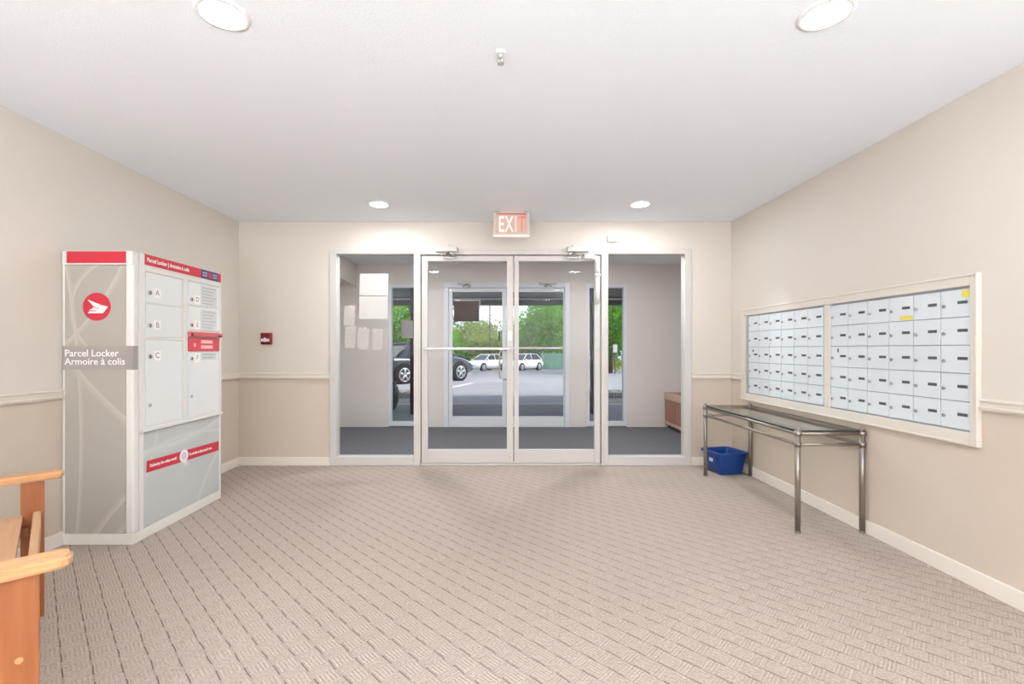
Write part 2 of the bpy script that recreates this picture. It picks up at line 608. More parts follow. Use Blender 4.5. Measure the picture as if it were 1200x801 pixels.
# notices
M_PAPER = mat('white_paper', (206, 202, 196), 0.8, var=0.02)
M_BROWN = mat('backlit_brown_paper', (58, 26, 14), 0.9, spec=0.05, var=0.12, nscale=14)  # back of a paper, its backlit darkness put into the colour
yg = YF + .044 - .003
def sheet(name, px, m, label, tilt=0.0, y=None, th=.0012, f=(fx, fz), parts=None):
    """paper on glass: px = (x0, y0, x1, y1) in the photograph, taken at the plane of the glass"""
    y = yg if y is None else y
    k = y / (YF if f[0] is fx else YV)
    X0, X1 = f[0](px[0]) * k, f[0](px[2]) * k
    Z1, Z0 = CAM_Z + (f[1](px[1]) - CAM_Z) * k, CAM_Z + (f[1](px[3]) - CAM_Z) * k
    r = root(name, ((X0 + X1) / 2, y - th, (Z0 + Z1) / 2), label=label, category='notice')
    hw, hh = (X1 - X0) / 2, (Z1 - Z0) / 2
    M = Matrix.Translation(((X0 + X1) / 2, y, (Z0 + Z1) / 2)) @ Matrix.Rotation(tilt, 4, 'Y') @ Matrix.Rotation(math.pi / 2, 4, 'X')
    MB().prism([(-hw, -hh), (hw, -hh), (hw, hh), (-hw, hh)], M, th).build('paper', m, r)
    for q in (parts or []):
        MB().prism([(hw * a, hh * c) for a, c in q[0]], M @ Matrix.Translation((0, 0, th)), .0006).build(q[1], q[2], r)
    return r
ruled = mat('pale_grey_print', (176, 172, 167), 0.8)
def rules(n, lo=-.8, hi=.8, w=.75):
    out = []
    for i in range(n):
        c = hi - (hi - lo) * i / max(1, n - 1)
        out.append(([(-w, c - .015), (w, c - .015), (w, c + .015), (-w, c + .015)], 'print_line', ruled))
    return out
tape = mat('clear_tape', (226, 224, 216), 0.3)
def tape_q(a): return ([(a - .16, .86), (a + .16, .86), (a + .16, 1.10), (a - .16, 1.10)], 'tape', tape)
M_PAPER2 = mat('thin_greyish_paper', (190, 184, 177), 0.8, var=0.03)  # letters slightly greyer than the large sheets
sheet('notice_sheet', (421.5, 320.5, 455, 346), M_PAPER, 'large white notice sheet at the top of the left side light', parts=rules(1, .8, .8, .9))
sheet('notice_sheet', (421, 347.2, 454.5, 373.5), M_PAPER, 'white notice sheet hung directly below the topmost sheet on the left glass')
sheet('notice_sheet', (403.2, 358, 415.8, 381.5), M_PAPER2, 'upper of two narrow taped letters at the far left of the glass', math.radians(4), parts=[tape_q(.2)] + rules(4, -.6, .6))
sheet('notice_sheet', (404.6, 382.2, 416.9, 407.5), M_PAPER2, 'lower of two narrow taped letters at the far left of the glass', math.radians(5), parts=rules(4, -.6, .6))
sheet('notice_sheet', (419, 384, 432.5, 409), M_PAPER2, 'narrow taped letter between the two other letter columns, tape at its top', math.radians(4), parts=[tape_q(.2)] + rules(4, -.7, .5))
sheet('notice_sheet', (436.5, 385, 448.6, 409.5), M_PAPER2, 'narrow letter nearest the outer window, below the two large sheets', math.radians(2), parts=rules(4, -.6, .8))
yg2 = YD2 + .0225 - .003
sheet('door_notice', (532, 352.5, 561.5, 376.5), M_BROWN, 'rectangular notice on the outer door glass, coloured dark brown as if backlit', y=yg2 - .002, th=.003, f=(rx, rz_),
      parts=[([(-1.0, 1.02), (1.08, 1.02), (1.08, 1.10), (-1.0, 1.10)], 'paper_edge', M_PAPER), ([(1.02, .2), (1.08, .2), (1.08, 1.02), (1.02, 1.02)], 'paper_edge', M_PAPER)])
sheet('window_notice', (470.5, 375, 484, 396), mat('grey_paper', (150, 146, 142), 0.8), 'grey notice seen from behind on the outer window', y=YV + .057 - .003, f=(rx, rz_))

# ------------------------------------------------------------------ ceiling: recessed lights, exit sign, sprinkler, sensor
def pot_light(x, y, label, watts=None):
    r = root('ceiling_light', (x, y, H), label=label, category='ceiling light', group='recessed ceiling lights')
    ring = MB()
    R0, R1 = .078, .096
    n = 32
    t = [[(x + rr * math.cos(k * math.tau / n), y + rr * math.sin(k * math.tau / n), zz) for k in range(n)] for rr, zz in ((R1, H), (R1, H - .004), (R0, H - .008), (R0, H - .001))]
    ring.loft(t, cap=False)
    ring.build('trim_ring', mat('white_lamp_trim', (245, 245, 243), 0.4, var=0.0), r)
    MB().cyl((x, y, H - .001), (x, y, H - .006), R0 - .001, seg=32).build('diffuser', mat('lamp_diffuser', (255, 252, 246), 0.4, emit=(255, 250, 242), estr=20.0), r)
    ld = bpy.data.lights.new('ceiling_lamp', 'AREA')
    ld.shape = 'DISK'
    ld.size = .16
    ld.energy = watts or POT_W
    ld.color = (0.88, 0.93, 1.0)
    lo = bpy.data.objects.new('ceiling_lamp', ld)
    C.objects.link(lo)
    lo.parent = r
    lo.location = (0, 0, -.012)
PX = (-1.05, 1.247)
pot_light(PX[0], 4.09, 'round recessed ceiling light at far left, in front of the doors', POT_DOOR_W)
pot_light(PX[1], 4.09, 'round recessed ceiling light at far right, in front of the doors', POT_DOOR_W)
pot_light(PX[0], 1.77, 'round recessed ceiling light at near left, cut by the top edge')
pot_light(PX[1], 1.77, 'large bright round ceiling light at near right, above the mailbox wall side')
for y, w1 in ((-.55, 'closely behind the viewpoint'), (-2.6, 'farthest behind the viewpoint')):  # added unseen lights, carrying on the visible rows
    for x, w2 in zip(PX, ('left', 'right')):
        pot_light(x, y, 'added unseen recessed ceiling light %s on the %s' % (w1, w2), POT_REAR_W)

for x, w2 in ((-1.1, 'left'), (1.4, 'right')):  # added unseen lights to brighten the vestibule
    pot_light(x, 5.35, 'added unseen recessed light brightening the vestibule on the %s' % w2, VEST_W)

# exit sign
ey = 4.30
ks = ey / F_PX
ex0, ex1 = (578 - 584) * ks, (620.5 - 584) * ks
ez0 = CAM_Z + (409 - 276) * ks
r = root('exit_sign', ((ex0 + ex1) / 2, ey, H), label='lit red and white EXIT sign hung from the ceiling above the doors', category='sign')
M_SIGNF = mat('sign_housing', (214, 204, 190), 0.4)
b = MB()
b.box(ex0, ex1, ey, ey + .05, ez0, H - .008, .004)
b.box(ex0 + .05, ex1 - .05, ey + .005, ey + .045, H - .012, H)
b.build('housing', M_SIGNF, r)
MB().box(ex0 + .022, ex1 - .022, ey - .003, ey + .002, ez0 + .02, H - .022, .001).build('lit_panel', mat('sign_panel', (190, 162, 150), 0.4, emit=(212, 160, 146), estr=.30), r)
MB().box(ex0, ex1, ey - .004, ey + .05, ez0 - .006, ez0 + .006, .002).build('bottom_edge', mat('sign_edge', (238, 222, 206), 0.4, emit=(255, 236, 222), estr=.4), r)
MB().box(ex0 + .03, ex1 - .03, ey - .005, ey, H - .032, H - .02, .001).build('top_edge', mat('sign_top', (190, 110, 98), 0.4), r)
cols = [((250, 232, 216), .42), ((250, 218, 206), .42), ((242, 192, 178), .36), ((224, 124, 108), .30)]
cx = [587.4, 596.6, 604.2, 611.4]
for ch, xc, (cc, es) in zip('EXIT', cx, cols):
    X = (xc - 584) * ks
    Z = CAM_Z + (409 - 263.2) * ks
    text(ch, .205, mat('sign_letter_' + ch.lower(), cc, 0.4, emit=cc, estr=es), r, basis((X, ey - .003, Z - .002), (1, 0, 0), (0, 0, 1)), name='letter', align='CENTER', sx=.54, bold=.002, extr=.001)

# sprinkler
sx_, sy_ = .010, 2.0
M_SPR = mat('pale_satin_metal', (196, 193, 188), .4, metal=.3)
r = root('sprinkler', (sx_, sy_, H), label='small chrome sprinkler head hanging from the middle of the ceiling', category='sprinkler')
MB().cyl((sx_, sy_, H), (sx_, sy_, H - .006), .024, .018, seg=24).build('escutcheon', M_CEIL, r)
b = MB()
b.cyl((sx_, sy_, H - .004), (sx_, sy_, H - .024), .009, seg=12)
b.tube([(sx_ - .006, sy_, H - .022), (sx_ - .013, sy_, H - .034), (sx_ - .004, sy_, H - .048)], .0022, 8)
b.tube([(sx_ + .006, sy_, H - .022), (sx_ + .013, sy_, H - .034), (sx_ + .004, sy_, H - .048)], .0022, 8)
b.cyl((sx_, sy_, H - .026), (sx_, sy_, H - .046), .0022, seg=8)
b.build('frame_arms', M_SPR, r)
MB().cyl((sx_, sy_, H - .047), (sx_, sy_, H - .050), .015, seg=20).build('deflector', M_SPR, r)

# small sensor box above the right door
r = root('door_sensor', (fx(717.5), YF, fz(280)), label='small plain white box on the wall above the doors', category='sensor')
MB().box(fx(711.5), fx(723.5), YF - .035, YF, fz(283.5), fz(276), .005).build('cover', mat('white_plastic', (240, 238, 234)), r)
MB().box(fx(713), fx(722), YF - .038, YF - .033, fz(282.6), fz(281), .001).build('lens', mat('white_lens', (225, 226, 224), 0.2), r)

# fire alarm pull station
r = root('fire_alarm', (fx(313.5), YF, fz(396)), label='small red fire alarm pull station on the wall left of the doors', category='fire alarm')
M_ARED = mat('alarm_red', (150, 30, 40), 0.4)
MB().box(fx(307.5), fx(319.5), YF - .04, YF, fz(403.5), fz(389.8), .005).build('back_box', M_ARED, r)
MB().box(fx(308.2), fx(318.8), YF - .052, YF - .038, fz(396), fz(390.5), .003).build('upper_cover', mat('alarm_dark_red', (120, 22, 34), 0.4), r)
b = MB()
b.box(fx(309), fx(318), YF - .056, YF - .04, fz(400), fz(396.8), .003)
b.box(fx(312.4), fx(314.6), YF - .058, YF - .05, fz(400.6), fz(395.6), .002)
b.build('pull_bar', mat('white_plastic', (240, 238, 234)), r)
MB().box(fx(308.5), fx(318.5), YF - .045, YF - .038, fz(403.2), fz(401), .002).build('lower_lip', mat('alarm_deep_red', (70, 20, 26), 0.5), r)  # lip in a deeper red than the box

# ------------------------------------------------------------------ parcel locker
LX0, LX1, LY0, LY1, LZ = XL + .006, -2.176, 2.770, 3.650, 1.748
r = root('parcel_locker', (LX0, LY0, 0), label='tall grey and white parcel locker with red headers against the left wall', category='locker')
M_LW = mat('locker_white_metal', (222, 219, 211), 0.4, var=0.015)
M_LD = mat('locker_door_metal', (226, 226, 222), 0.28, var=0.012, spec=0.6)
M_RED = mat('postal_red', (200, 45, 62), 0.35, var=0.03)
M_WHITE = mat('print_white', (244, 241, 236), 0.5, var=0.0)
def swoosh(name, c, cl, arcs):
    m, n, p, co = base(name)
    sep = n.node('ShaderNodeSeparateXYZ', Vector=co)
    acc = 0.0
    X, Z = (sep.outputs['X'], sep.outputs['Z']) if name.startswith('side') else (sep.outputs['Y'], sep.outputs['Z'])
    for (a, bb, R, w, s) in arcs:
        dx = n.m('SUBTRACT', X, a); dz = n.m('SUBTRACT', Z, bb)
        d = n.m('SQRT', n.m('ADD', n.m('MULTIPLY', dx, dx), n.m('MULTIPLY', dz, dz)))
        e = n.m('DIVIDE', n.m('SUBTRACT', d, R), w)
        k = n.m('MULTIPLY', n.m('MULTIPLY', n.m('GREATER_THAN', e, 0.0), n.m('LESS_THAN', e, 1.0)), n.m('MULTIPLY', n.m('SUBTRACT', 1.0, e), s))
        acc = n.m('MAXIMUM', acc, k)
    f = n.noise(co, 5, 3)
    n.put(p.inputs['Base Color'], n.mix(acc, n.mix(f, scale3(lin(c), .96), scale3(lin(c), 1.03)), lin(cl)))
    p.inputs['Roughness'].default_value = 0.25
    return m
# arcs in locker coordinates: centre, radius, width, strength
M_SIDE = swoosh('side_graphic_film', (172, 165, 155), (210, 203, 193),
                [(.36, 1.40, .30, .03, .40), (-6.0, .62, 6.10, .03, .45), (1.9, 2.55, 2.35, .05, .45), (1.55, -.85, 1.62, .04, .5), (1.2, -.55, 1.05, .04, .42), (-.95, 2.25, 1.42, .035, .40)])
M_FRONTG = swoosh('front_graphic_film', (192, 194, 189), (216, 217, 212),
                  [(.2, 2.9, 2.36, .06, .6), (.5, -1.2, 1.76, .04, .55), (1.7, -.55, 1.25, .04, .5), (-.9, .9, 1.12, .04, .4)])
b = MB()
b.box(LX0, LX1 - .012, LY0 + .012, LY1, .066, LZ - .004, .002)
b.build('carcass', M_LW, r)
b = MB()
b.box(LX0, LX1, LY0 - .002, LY1, 0, .064, .004)
b.build('plinth', mat('locker_plinth', (224, 219, 210), 0.45), r)
b = MB()
b.box(LX1 - .048, LX1, LY0, LY0 + .05, .064, LZ, .014, 3)
b.box(LX0, LX0 + .012, LY0, LY0 + .02, .064, LZ, .002)
b.box(LX1 - .02, LX1, LY1 - .022, LY1, .064, LZ, .004)
b.build('corner_post', M_LW, r)
def lx(px): return (px - 584) / F_PX * LY0
def lz(py): return CAM_Z + (409 - py) / F_PX * LY0
MB().box(LX0 + .012, LX1 - .046, LY0 + .002, LY0 + .014, .066, lz(310.5)).build('side_panel', M_SIDE, r)
h = MB().box(LX0 - .0, LX1, LY0 - .004, LY0 + .014, lz(310), LZ, .003).build('side_header', M_LW, r)
MB().box(lx(79), lx(148.5), LY0 - .0055, LY0, lz(308.2), lz(294.6)).build('red_panel', M_RED, h)
# round emblem
ec = (lx(113.2), LY0 + .002, lz(359.2))
Me = basis(ec, (1, 0, 0), (0, 0, 1))
R = .0835
e = MB().prism([(R * math.cos(k * math.tau / 40), R * math.sin(k * math.tau / 40)) for k in range(40)], Me, .0012).build('emblem', M_RED, r)
b = MB()
P = lambda pts: [(R * x, R * y) for x, y in pts]
Mw = Me @ Matrix.Translation((0, 0, .0012))
b.prism(P([(-.66, .52), (-.05, .27), (.32, .13), (.20, .02), (-.10, .03), (-.25, .06)]), Mw, .0008)
b.prism(P([(.20, .15), (.82, .0), (.44, -.46), (-.64, -.46), (-.50, -.32), (-.02, -.32), (.16, -.10), (.14, .02)]), Mw, .0008)
b.prism(P([(-.55, -.24), (-.02, -.26), (.12, -.13), (-.28, -.12)]), Mw, .0008)
b.prism(P([(-.33, -.07), (.12, -.08), (.14, .0), (-.16, .0)]), Mw, .0008)
b.build('winged_letter', M_WHITE, e)
# grey label band that wraps the corner
lab = MB()
lab.box(LX0 + .002, LX1 + .0012, LY0 - .0012, LY0 + .002, lz(433), lz(405))
lab.box(LX1 - .002, LX1 + .0012, LY0 + .002, LY0 + .037, lz(433), lz(405))
lb = lab.build('label_band', mat('label_grey', (158, 150, 144), 0.4, var=.02), r)
text('Parcel Locker', .0575, M_WHITE, lb, basis((lx(76), LY0 - .0018, lz(413.9)), (1, 0, 0), (0, 0, 1)), bold=.0006)
text('Armoire \u00e0 colis', .0575, M_WHITE, lb, basis((lx(76), LY0 - .0018, lz(423.6)), (1, 0, 0), (0, 0, 1)), bold=.0006)

# front: header, doors, ledge, lower panel
h = MB().box(LX1 - .02, LX1 + .004, 2.826, LY1, 1.672, LZ, .003).build('front_header', M_LW, r)
MB().box(LX1, LX1 + .0065, 2.856, 3.395, 1.684, 1.750, .001).build('red_panel', M_RED, h)
MB().box(LX1, LX1 + .0065, 3.60, 3.638, 1.684, 1.750, .001).build('red_panel', M_RED, h)
MB().box(LX1, LX1 + .0066, 3.395, 3.60, 1.684, 1.750, .001).build('blue_panel', mat('header_blue', (72, 66, 110), .4), h)
FX = LX1 + .0072
fb = lambda y, z, x=FX: basis((x, y, z), (0, 1, 0), (0, 0, 1))
text('Parcel Locker | Armoire \u00e0 colis', .036, M_WHITE, h, fb(2.872, 1.717), sx=.86, bold=.0006)
b = MB()
b.cyl((FX - .001, 3.497, 1.716), (FX + .0008, 3.497, 1.716), .022, seg=20)
b.build('small_emblem', M_RED, h)
for k, (ya, yb) in enumerate(((3.41, 3.465), (3.53, 3.585))):
    for zz in (1.727, 1.708):
        MB().box(FX - .001, FX + .0006, ya, yb, zz - .005, zz + .005).build('print_line', mat('header_print', (170, 166, 190), .5), h)

DX = LX1 + .001
def locker_door(y0, y1, z0, z1, letter, lockz, lower=None):
    d = MB().box(DX - .014, DX, y0, y1, z0, z1, .002).build('door', M_LD, r)
    k = MB()
    k.cyl((DX - .002, y0 + .034, lockz), (DX + .006, y0 + .034, lockz), .0135, seg=16)
    k.build('lock', M_ALU2, d)
    MB().box(DX + .0058, DX + .0075, y0 + .0315, y0 + .0365, lockz - .011, lockz + .008).build('keyhole', M_BLACK, d)
    t = .030
    lz_ = lockz + .004
    s = MB().box(DX, DX + .0012, y0 + .068, y0 + .068 + 2 * t, lz_ - t, lz_ + t).build('letter_label', M_WHITE, d)
    text(letter, .05, mat('label_ink', (120, 118, 114), .6), s, basis((DX + .0014, y0 + .068 + t, lz_ - .0), (0, 1, 0), (0, 0, 1)), align='CENTER', extr=.0004)
    if lower:
        MB().cyl((DX - .002, y0 + .034, lower), (DX + .005, y0 + .034, lower), .012, seg=16).build('lower_lock', M_ALU2, d)
    return d
M_FINE = mat('instruction_sheet', (206, 209, 207), 0.6)
M_INKL = mat('faint_ink', (176, 178, 178), 0.6)
c1, c2 = (2.868, 3.200), (3.262, 3.622)
locker_door(*c1, 1.452, 1.640, 'A', 1.517)
locker_door(*c1, 1.243, 1.440, 'B', 1.312)
locker_door(*c1, .690, 1.222, 'C', 1.120, .815)
dD = locker_door(*c2, 1.478, 1.640, 'D', 1.517)
dE = locker_door(*c2, 1.300, 1.462, 'E', 1.335)
dF = locker_door(*c2, .684, 1.146, 'F', 1.098, .83)
def small_print(d, y0, y1, z0, z1, n):
    s = MB().box(DX, DX + .0008, y0, y1, z0, z1).build('instruction_label', M_FINE, d)
    q = MB()
    for i in range(n):
        zc = z1 - (z1 - z0) * (i + .7) / (n + .5)
        q.box(DX + .0006, DX + .0012, y0 + .015, y1 - .015 - .02 * (i % 3), zc - .004, zc + .004)
    q.build('print_line', M_INKL, s)
small_print(dD, 3.40, 3.59, 1.484, 1.632, 6)
small_print(dE, 3.40, 3.59, 1.306, 1.456, 6)
small_print(dF, 3.405, 3.585, 1.085, 1.140, 2)
# outgoing mail slot: red hood and red plate
sl = MB().box(DX - .012, DX + .022, 3.255, 3.632, 1.255, 1.288, .005).build('mail_slot', mat('slot_red', (205, 92, 96), .4), r)
for q4 in ((3.262, 3.285, 1.258, 1.277), (3.57, 3.622, 1.258, 1.270)):
    MB().box(DX + .018, DX + .0235, *q4).build('slot_bracket', mat('slot_dark', (70, 40, 44), .5), sl)
pl = MB().box(DX - .012, DX + .002, 3.262, 3.622, 1.150, 1.248, .002).build('slot_plate', mat('slot_plate_red', (212, 72, 84), .4), r)
M_PINK = mat('plate_pink_print', (250, 188, 184), .5)
b = MB()
for zz in (1.219, 1.181):
    b.box(DX + .001, DX + .0026, 3.40, 3.535, zz - .012, zz + .012)
b.box(DX + .001, DX + .0026, 3.318, 3.342, 1.184, 1.206)
b.build('print_block', M_PINK, pl)
# face frame around the doors
b = MB()
b.box(LX1 - .014, LX1 + .003, 2.82, 2.860, .666, 1.672, .002)
b.box(LX1 - .014, LX1 + .003, 3.208, 3.254, .676, 1.650, .002)
b.box(LX1 - .014, LX1 + .003, 3.630, LY1, .666, 1.672, .002)
b.box(LX1 - .014, LX1 + .003, 2.86, 3.63, 1.646, 1.672, .002)
b.box(LX1 - .014, LX1 - .004, 2.86, 3.63, .672, 1.648)
b.box(LX1 - .014, LX1 + .001, 2.86, 3.208, 1.224, 1.236, .001)
b.build('face_frame', M_LW, r)
MB().box(LX1 - .02, LX1 + .012, 2.83, LY1 + .004, .655, .676, .003).build('ledge', M_LW, r)
MB().box(LX1 - .014, LX1 - .002, 2.852, 3.632, .066, .650).build('lower_panel', M_FRONTG, r)
b = MB()
b.box(LX1 - .014, LX1 + .001, 2.82, 2.852, .064, .655, .002)
b.build('corner_trim', M_LW, r)
# tilted red slogan band with a white badge
ang = math.atan2(-.022, .745)
Ms = basis((LX1 - .002, 3.25, .425), (0, math.cos(ang), math.sin(ang)), (0, -math.sin(ang), math.cos(ang)))
sb = MB().prism([(-.372, -.036), (.372, -.036), (.372, .036), (-.372, .036)], Ms, .0012).build('slogan_band', M_RED, r)
text('Delivering the online world', .027, M_WHITE, sb, Ms @ Matrix.Translation((-.345, 0, .0016)), sx=.80, bold=.0005)
text("Du monde en ligne jusqu'\u00e0 vous", .027, M_WHITE, sb, Ms @ Matrix.Translation((.025, 0, .0016)), sx=.74, bold=.0005)
b = MB()
Mb = Ms @ Matrix.Translation((-.03, .0, .0012))
b.prism([(.044 * math.cos(k * math.tau / 28), .044 * math.sin(k * math.tau / 28)) for k in range(28)], Mb, .0012)
b.prism([(-.008, -.04), (.032, -.036), (.036, -.064), (.0, -.062)], Mb, .0012)
bd = b.build('badge', mat('badge_white', (242, 234, 238), .5, var=0.0), r)
text('@', .05, mat('badge_ink', (196, 170, 186), .5), bd, Mb @ Matrix.Translation((0, .002, .0018)), align='CENTER')

# ------------------------------------------------------------------ mailboxes on the right wall
TX = 2.315     # face of the surround
b = MB()
y0, y1, z0, z1 = 2.245, 4.443, .687, 1.538
iy0, iy1, iz0, iz1 = 2.286, 4.375, .754, 1.477
b.box(TX, XR, y0, iy0, z0, z1, .005)
b.box(TX, XR, iy1, y1, z0, z1, .005)
b.box(TX, XR, iy0, iy1, iz1, z1, .005)
b.box(TX, XR, iy0, iy1, z0, iz0, .005)
b.box(TX - .005, XR, y0 + .006, y1 - .006, z1 - .014, z1 - .002, .003)
b.box(TX - .005, XR, y0 + .006, y1 - .006, z0 + .002, z0 + .014, .003)
b.box(TX - .005, XR, y0 + .002, y0 + .014, z0 + .002, z1 - .002, .003)
b.box(TX + .003, XR, 3.254, 3.312, iz0, iz1, .003)
st(b, 'trim_8', M_TRIM)

M_MB = mat('mailbox_door_metal', (220, 227, 230), 0.35, var=0.012)
M_MBF = mat('mailbox_frame_metal', (172, 177, 181), 0.4, metal=0.2)
def plate_mat():
    m, n, p, co = base('engraved_plate')
    n.put(p.inputs['Base Color'], lin((84, 84, 86)))
    p.inputs['Roughness'].default_value = .4
    return m
M_PLATE = plate_mat()
PXF = 2.330
CW, CH = .1617, .141
PZ0 = .761
def unit(name, ya, yb, label):
    r = root(name, (PXF, (ya + yb) / 2, PZ0), label=label, category='mailbox unit')
    MB().box(PXF + .0045, XR - .0005, ya, yb, iz0, iz1).build('cabinet', M_MBF, r)
    return r
uL = unit('mailbox_unit', 3.313, 4.372, 'white apartment mailbox unit left of the divider, thirty doors')
uR = unit('mailbox_unit', 2.287, 3.253, 'white apartment mailbox unit right of the divider, two yellow stickers on it')
# one door: origin at its lower, near (small Y) corner
dp = None
def door_proto(w):
    d = MB().box(-.005, .0055, .002, w - .002, .002, CH - .002, .0015).build('mailbox_door', M_MB)
    MB().cyl((.0, w * .87, CH * .43), (-.013, w * .87, CH * .43), .0085, seg=14).build('lock', M_STEEL, d)
    p = MB().box(-.0068, -.004, w * .13, w * .44, CH * .475, CH * .585, .0008).build('number_plate', M_PLATE, d)
    return d
def fill(u, ya, w, first=None):
    proto = door_proto(w)
    out = {}
    for row in range(5):
        for col in range(6):
            o = proto if row == 0 and col == 0 else copy_tree(proto)
            o.parent = u
            yy = ya + w * (5 - col)
            zz = PZ0 + CH * (4 - row)
            o.location = (0, yy - u.location.y, zz - u.location.z)
            out[(row, col)] = o
    return out
DL = fill(uL, 3.327, .1655)
DR = fill(uR, 2.283, CW)
bpy.context.view_layer.update()
def sticker(d, y0, y1, z0, z1, m, name='sticker', **p):
    b = MB().box(-.0062, -.0052, y0, y1, z0, z1)
    me = bpy.data.meshes.new(name)
    b.bm.to_mesh(me); b.bm.free()
    me.materials.append(m)
    o = bpy.data.objects.new(name, me)
    C.objects.link(o)
    o.parent = d
    for k, v in p.items():
        o[k] = v
M_YEL = mat('yellow_sticker', (226, 208, 92), .6)
sticker(DR[(0, 3)], .004, .085, .006, .030, M_YEL, label='yellow sticker')
sticker(DR[(0, 5)], .0, .05, .098, .134, M_YEL, label='yellow sticker')
M_GRY = mat('dark_label', (96, 94, 92), .6)
sticker(DR[(2, 0)], .085, .097, .10, .125, M_GRY)
sticker(DL[(2, 0)], .075, .10, .098, .116, M_GRY)

# ------------------------------------------------------------------ glass console table
TXF, TXB, TY0, TY1 = 1.902, 2.312, 2.955, 4.270
r = root('console_table', ((TXF + TXB) / 2, (TY0 + TY1) / 2, 0), label='metal tube console table with a glass top under the mailboxes', category='table')
M_TUBE = mat('pewter_tube', (150, 141, 132), 0.35, metal=0.75, var=0.08)
M_TG = glass('table_glass', (240, 244, 242), 0.08)
for x in (TXF, TXB):
    for y in (TY0, TY1):
        q = MB()
        q.cyl((x, y, 0.010), (x, y, .650), .0165, seg=20)
        q.cyl((x, y, 0.0), (x, y, .012), .019, seg=20)
        lg = q.build('leg', M_TUBE, r)
        q = MB()
        q.sphere((x, y, .628), .0235, 16)
        q.cyl((x, y, .545), (x, y, .575), .0205, seg=20)
        q.sphere((x, y, .656), .014, 12)
        q.build('joint', M_TUBE, lg)
for z, rr in ((.628, .0115), (.560, .0105)):
    for a, c in (((TXF, TY0), (TXF, TY1)), ((TXB, TY0), (TXB, TY1)), ((TXF, TY0), (TXB, TY0)), ((TXF, TY1), (TXB, TY1))):
        MB().cyl((*a, z), (*c, z), rr, seg=14).build('rail', M_TUBE, r)
tp = MB().box(TXF - .004, TXB + .004, TY0 - .004, TY1 + .004, .6405, .6495, .002).build('tabletop', M_TG, r, label='clear glass top')
b = MB()
b.box(TXF - .006, TXB + .006, TY0 - .007, TY0 - .0045, .640, .650)
b.box(TXF - .006, TXB + .006, TY1 + .0045, TY1 + .007, .640, .650)
b.box(TXF - .0065, TXF - .0045, TY0 - .006, TY1 + .006, .640, .650)
b.box(TXB + .0045, TXB + .0065, TY0 - .006, TY1 + .006, .640, .650)
b.build('glass_edge', mat('dark_green_glass_edge', (38, 44, 42), .15), tp)

# ------------------------------------------------------------------ blue recycling bin
def rrect(w, d, rad, z, n=6):
    pts = []
    for cx, cy, a0 in ((w - rad, d - rad, 0), (-w + rad, d - rad, 90), (-w + rad, -d + rad, 180), (w - rad, -d + rad, 270)):
        for k in range(n):
            a = math.radians(a0 + 90 * k / (n - 1))
            pts.append((cx + rad * math.cos(a), cy + rad * math.sin(a), z))
    return pts
M_BLUE = mat('blue_plastic', (22, 66, 138), 0.35, var=0.08)
bz = math.radians(13)
r = root('recycling_bin', (2.150, 4.430, 0), bz, label='blue plastic recycling bin on the carpet under the far end of the table', category='bin')
WM[r.name] = Matrix()
W_, D_, HB = .148, .138, .200
shell = [rrect(W_ - .032, D_ - .030, .03, 0.0), rrect(W_ - .028, D_ - .026, .03, .004), rrect(W_ - .006, D_ - .006, .026, HB - .03),
         rrect(W_ - .004, D_ - .004, .026, HB), rrect(W_ - .010, D_ - .010, .024, HB), rrect(W_ - .014, D_ - .014, .024, HB - .03), rrect(W_ - .036, D_ - .034, .026, .008)]
MB().loft(shell).build('body', M_BLUE, r)
b = MB()
rim = [rrect(W_ - .004, D_ - .004, .026, HB - .018), rrect(W_ + .010, D_ + .010, .030, HB - .016), rrect(W_ + .011, D_ + .011, .030, HB + .001),
       rrect(W_ + .006, D_ + .006, .030, HB + .006), rrect(W_ - .010, D_ - .010, .024, HB + .004), rrect(W_ - .010, D_ - .010, .024, HB - .01)]
b.loft(rim, cap=False)
b.build('rim', M_BLUE, r)
b = MB()
for a in (-.07, .07):
    b.box(W_ - .016, W_ + .002, a - .006, a + .006, .02, HB - .02, .003)
    b.box(-W_ - .002, -W_ + .016, a - .006, a + .006, .10, HB - .02, .003)
b.build('rib', M_BLUE, r)
MB().box(-W_ - .0005, -W_ + .006, -.028, .022, .108, .140, .004).build('handle_label', mat('pale_label', (205, 214, 226), .5), r, label='pale label')

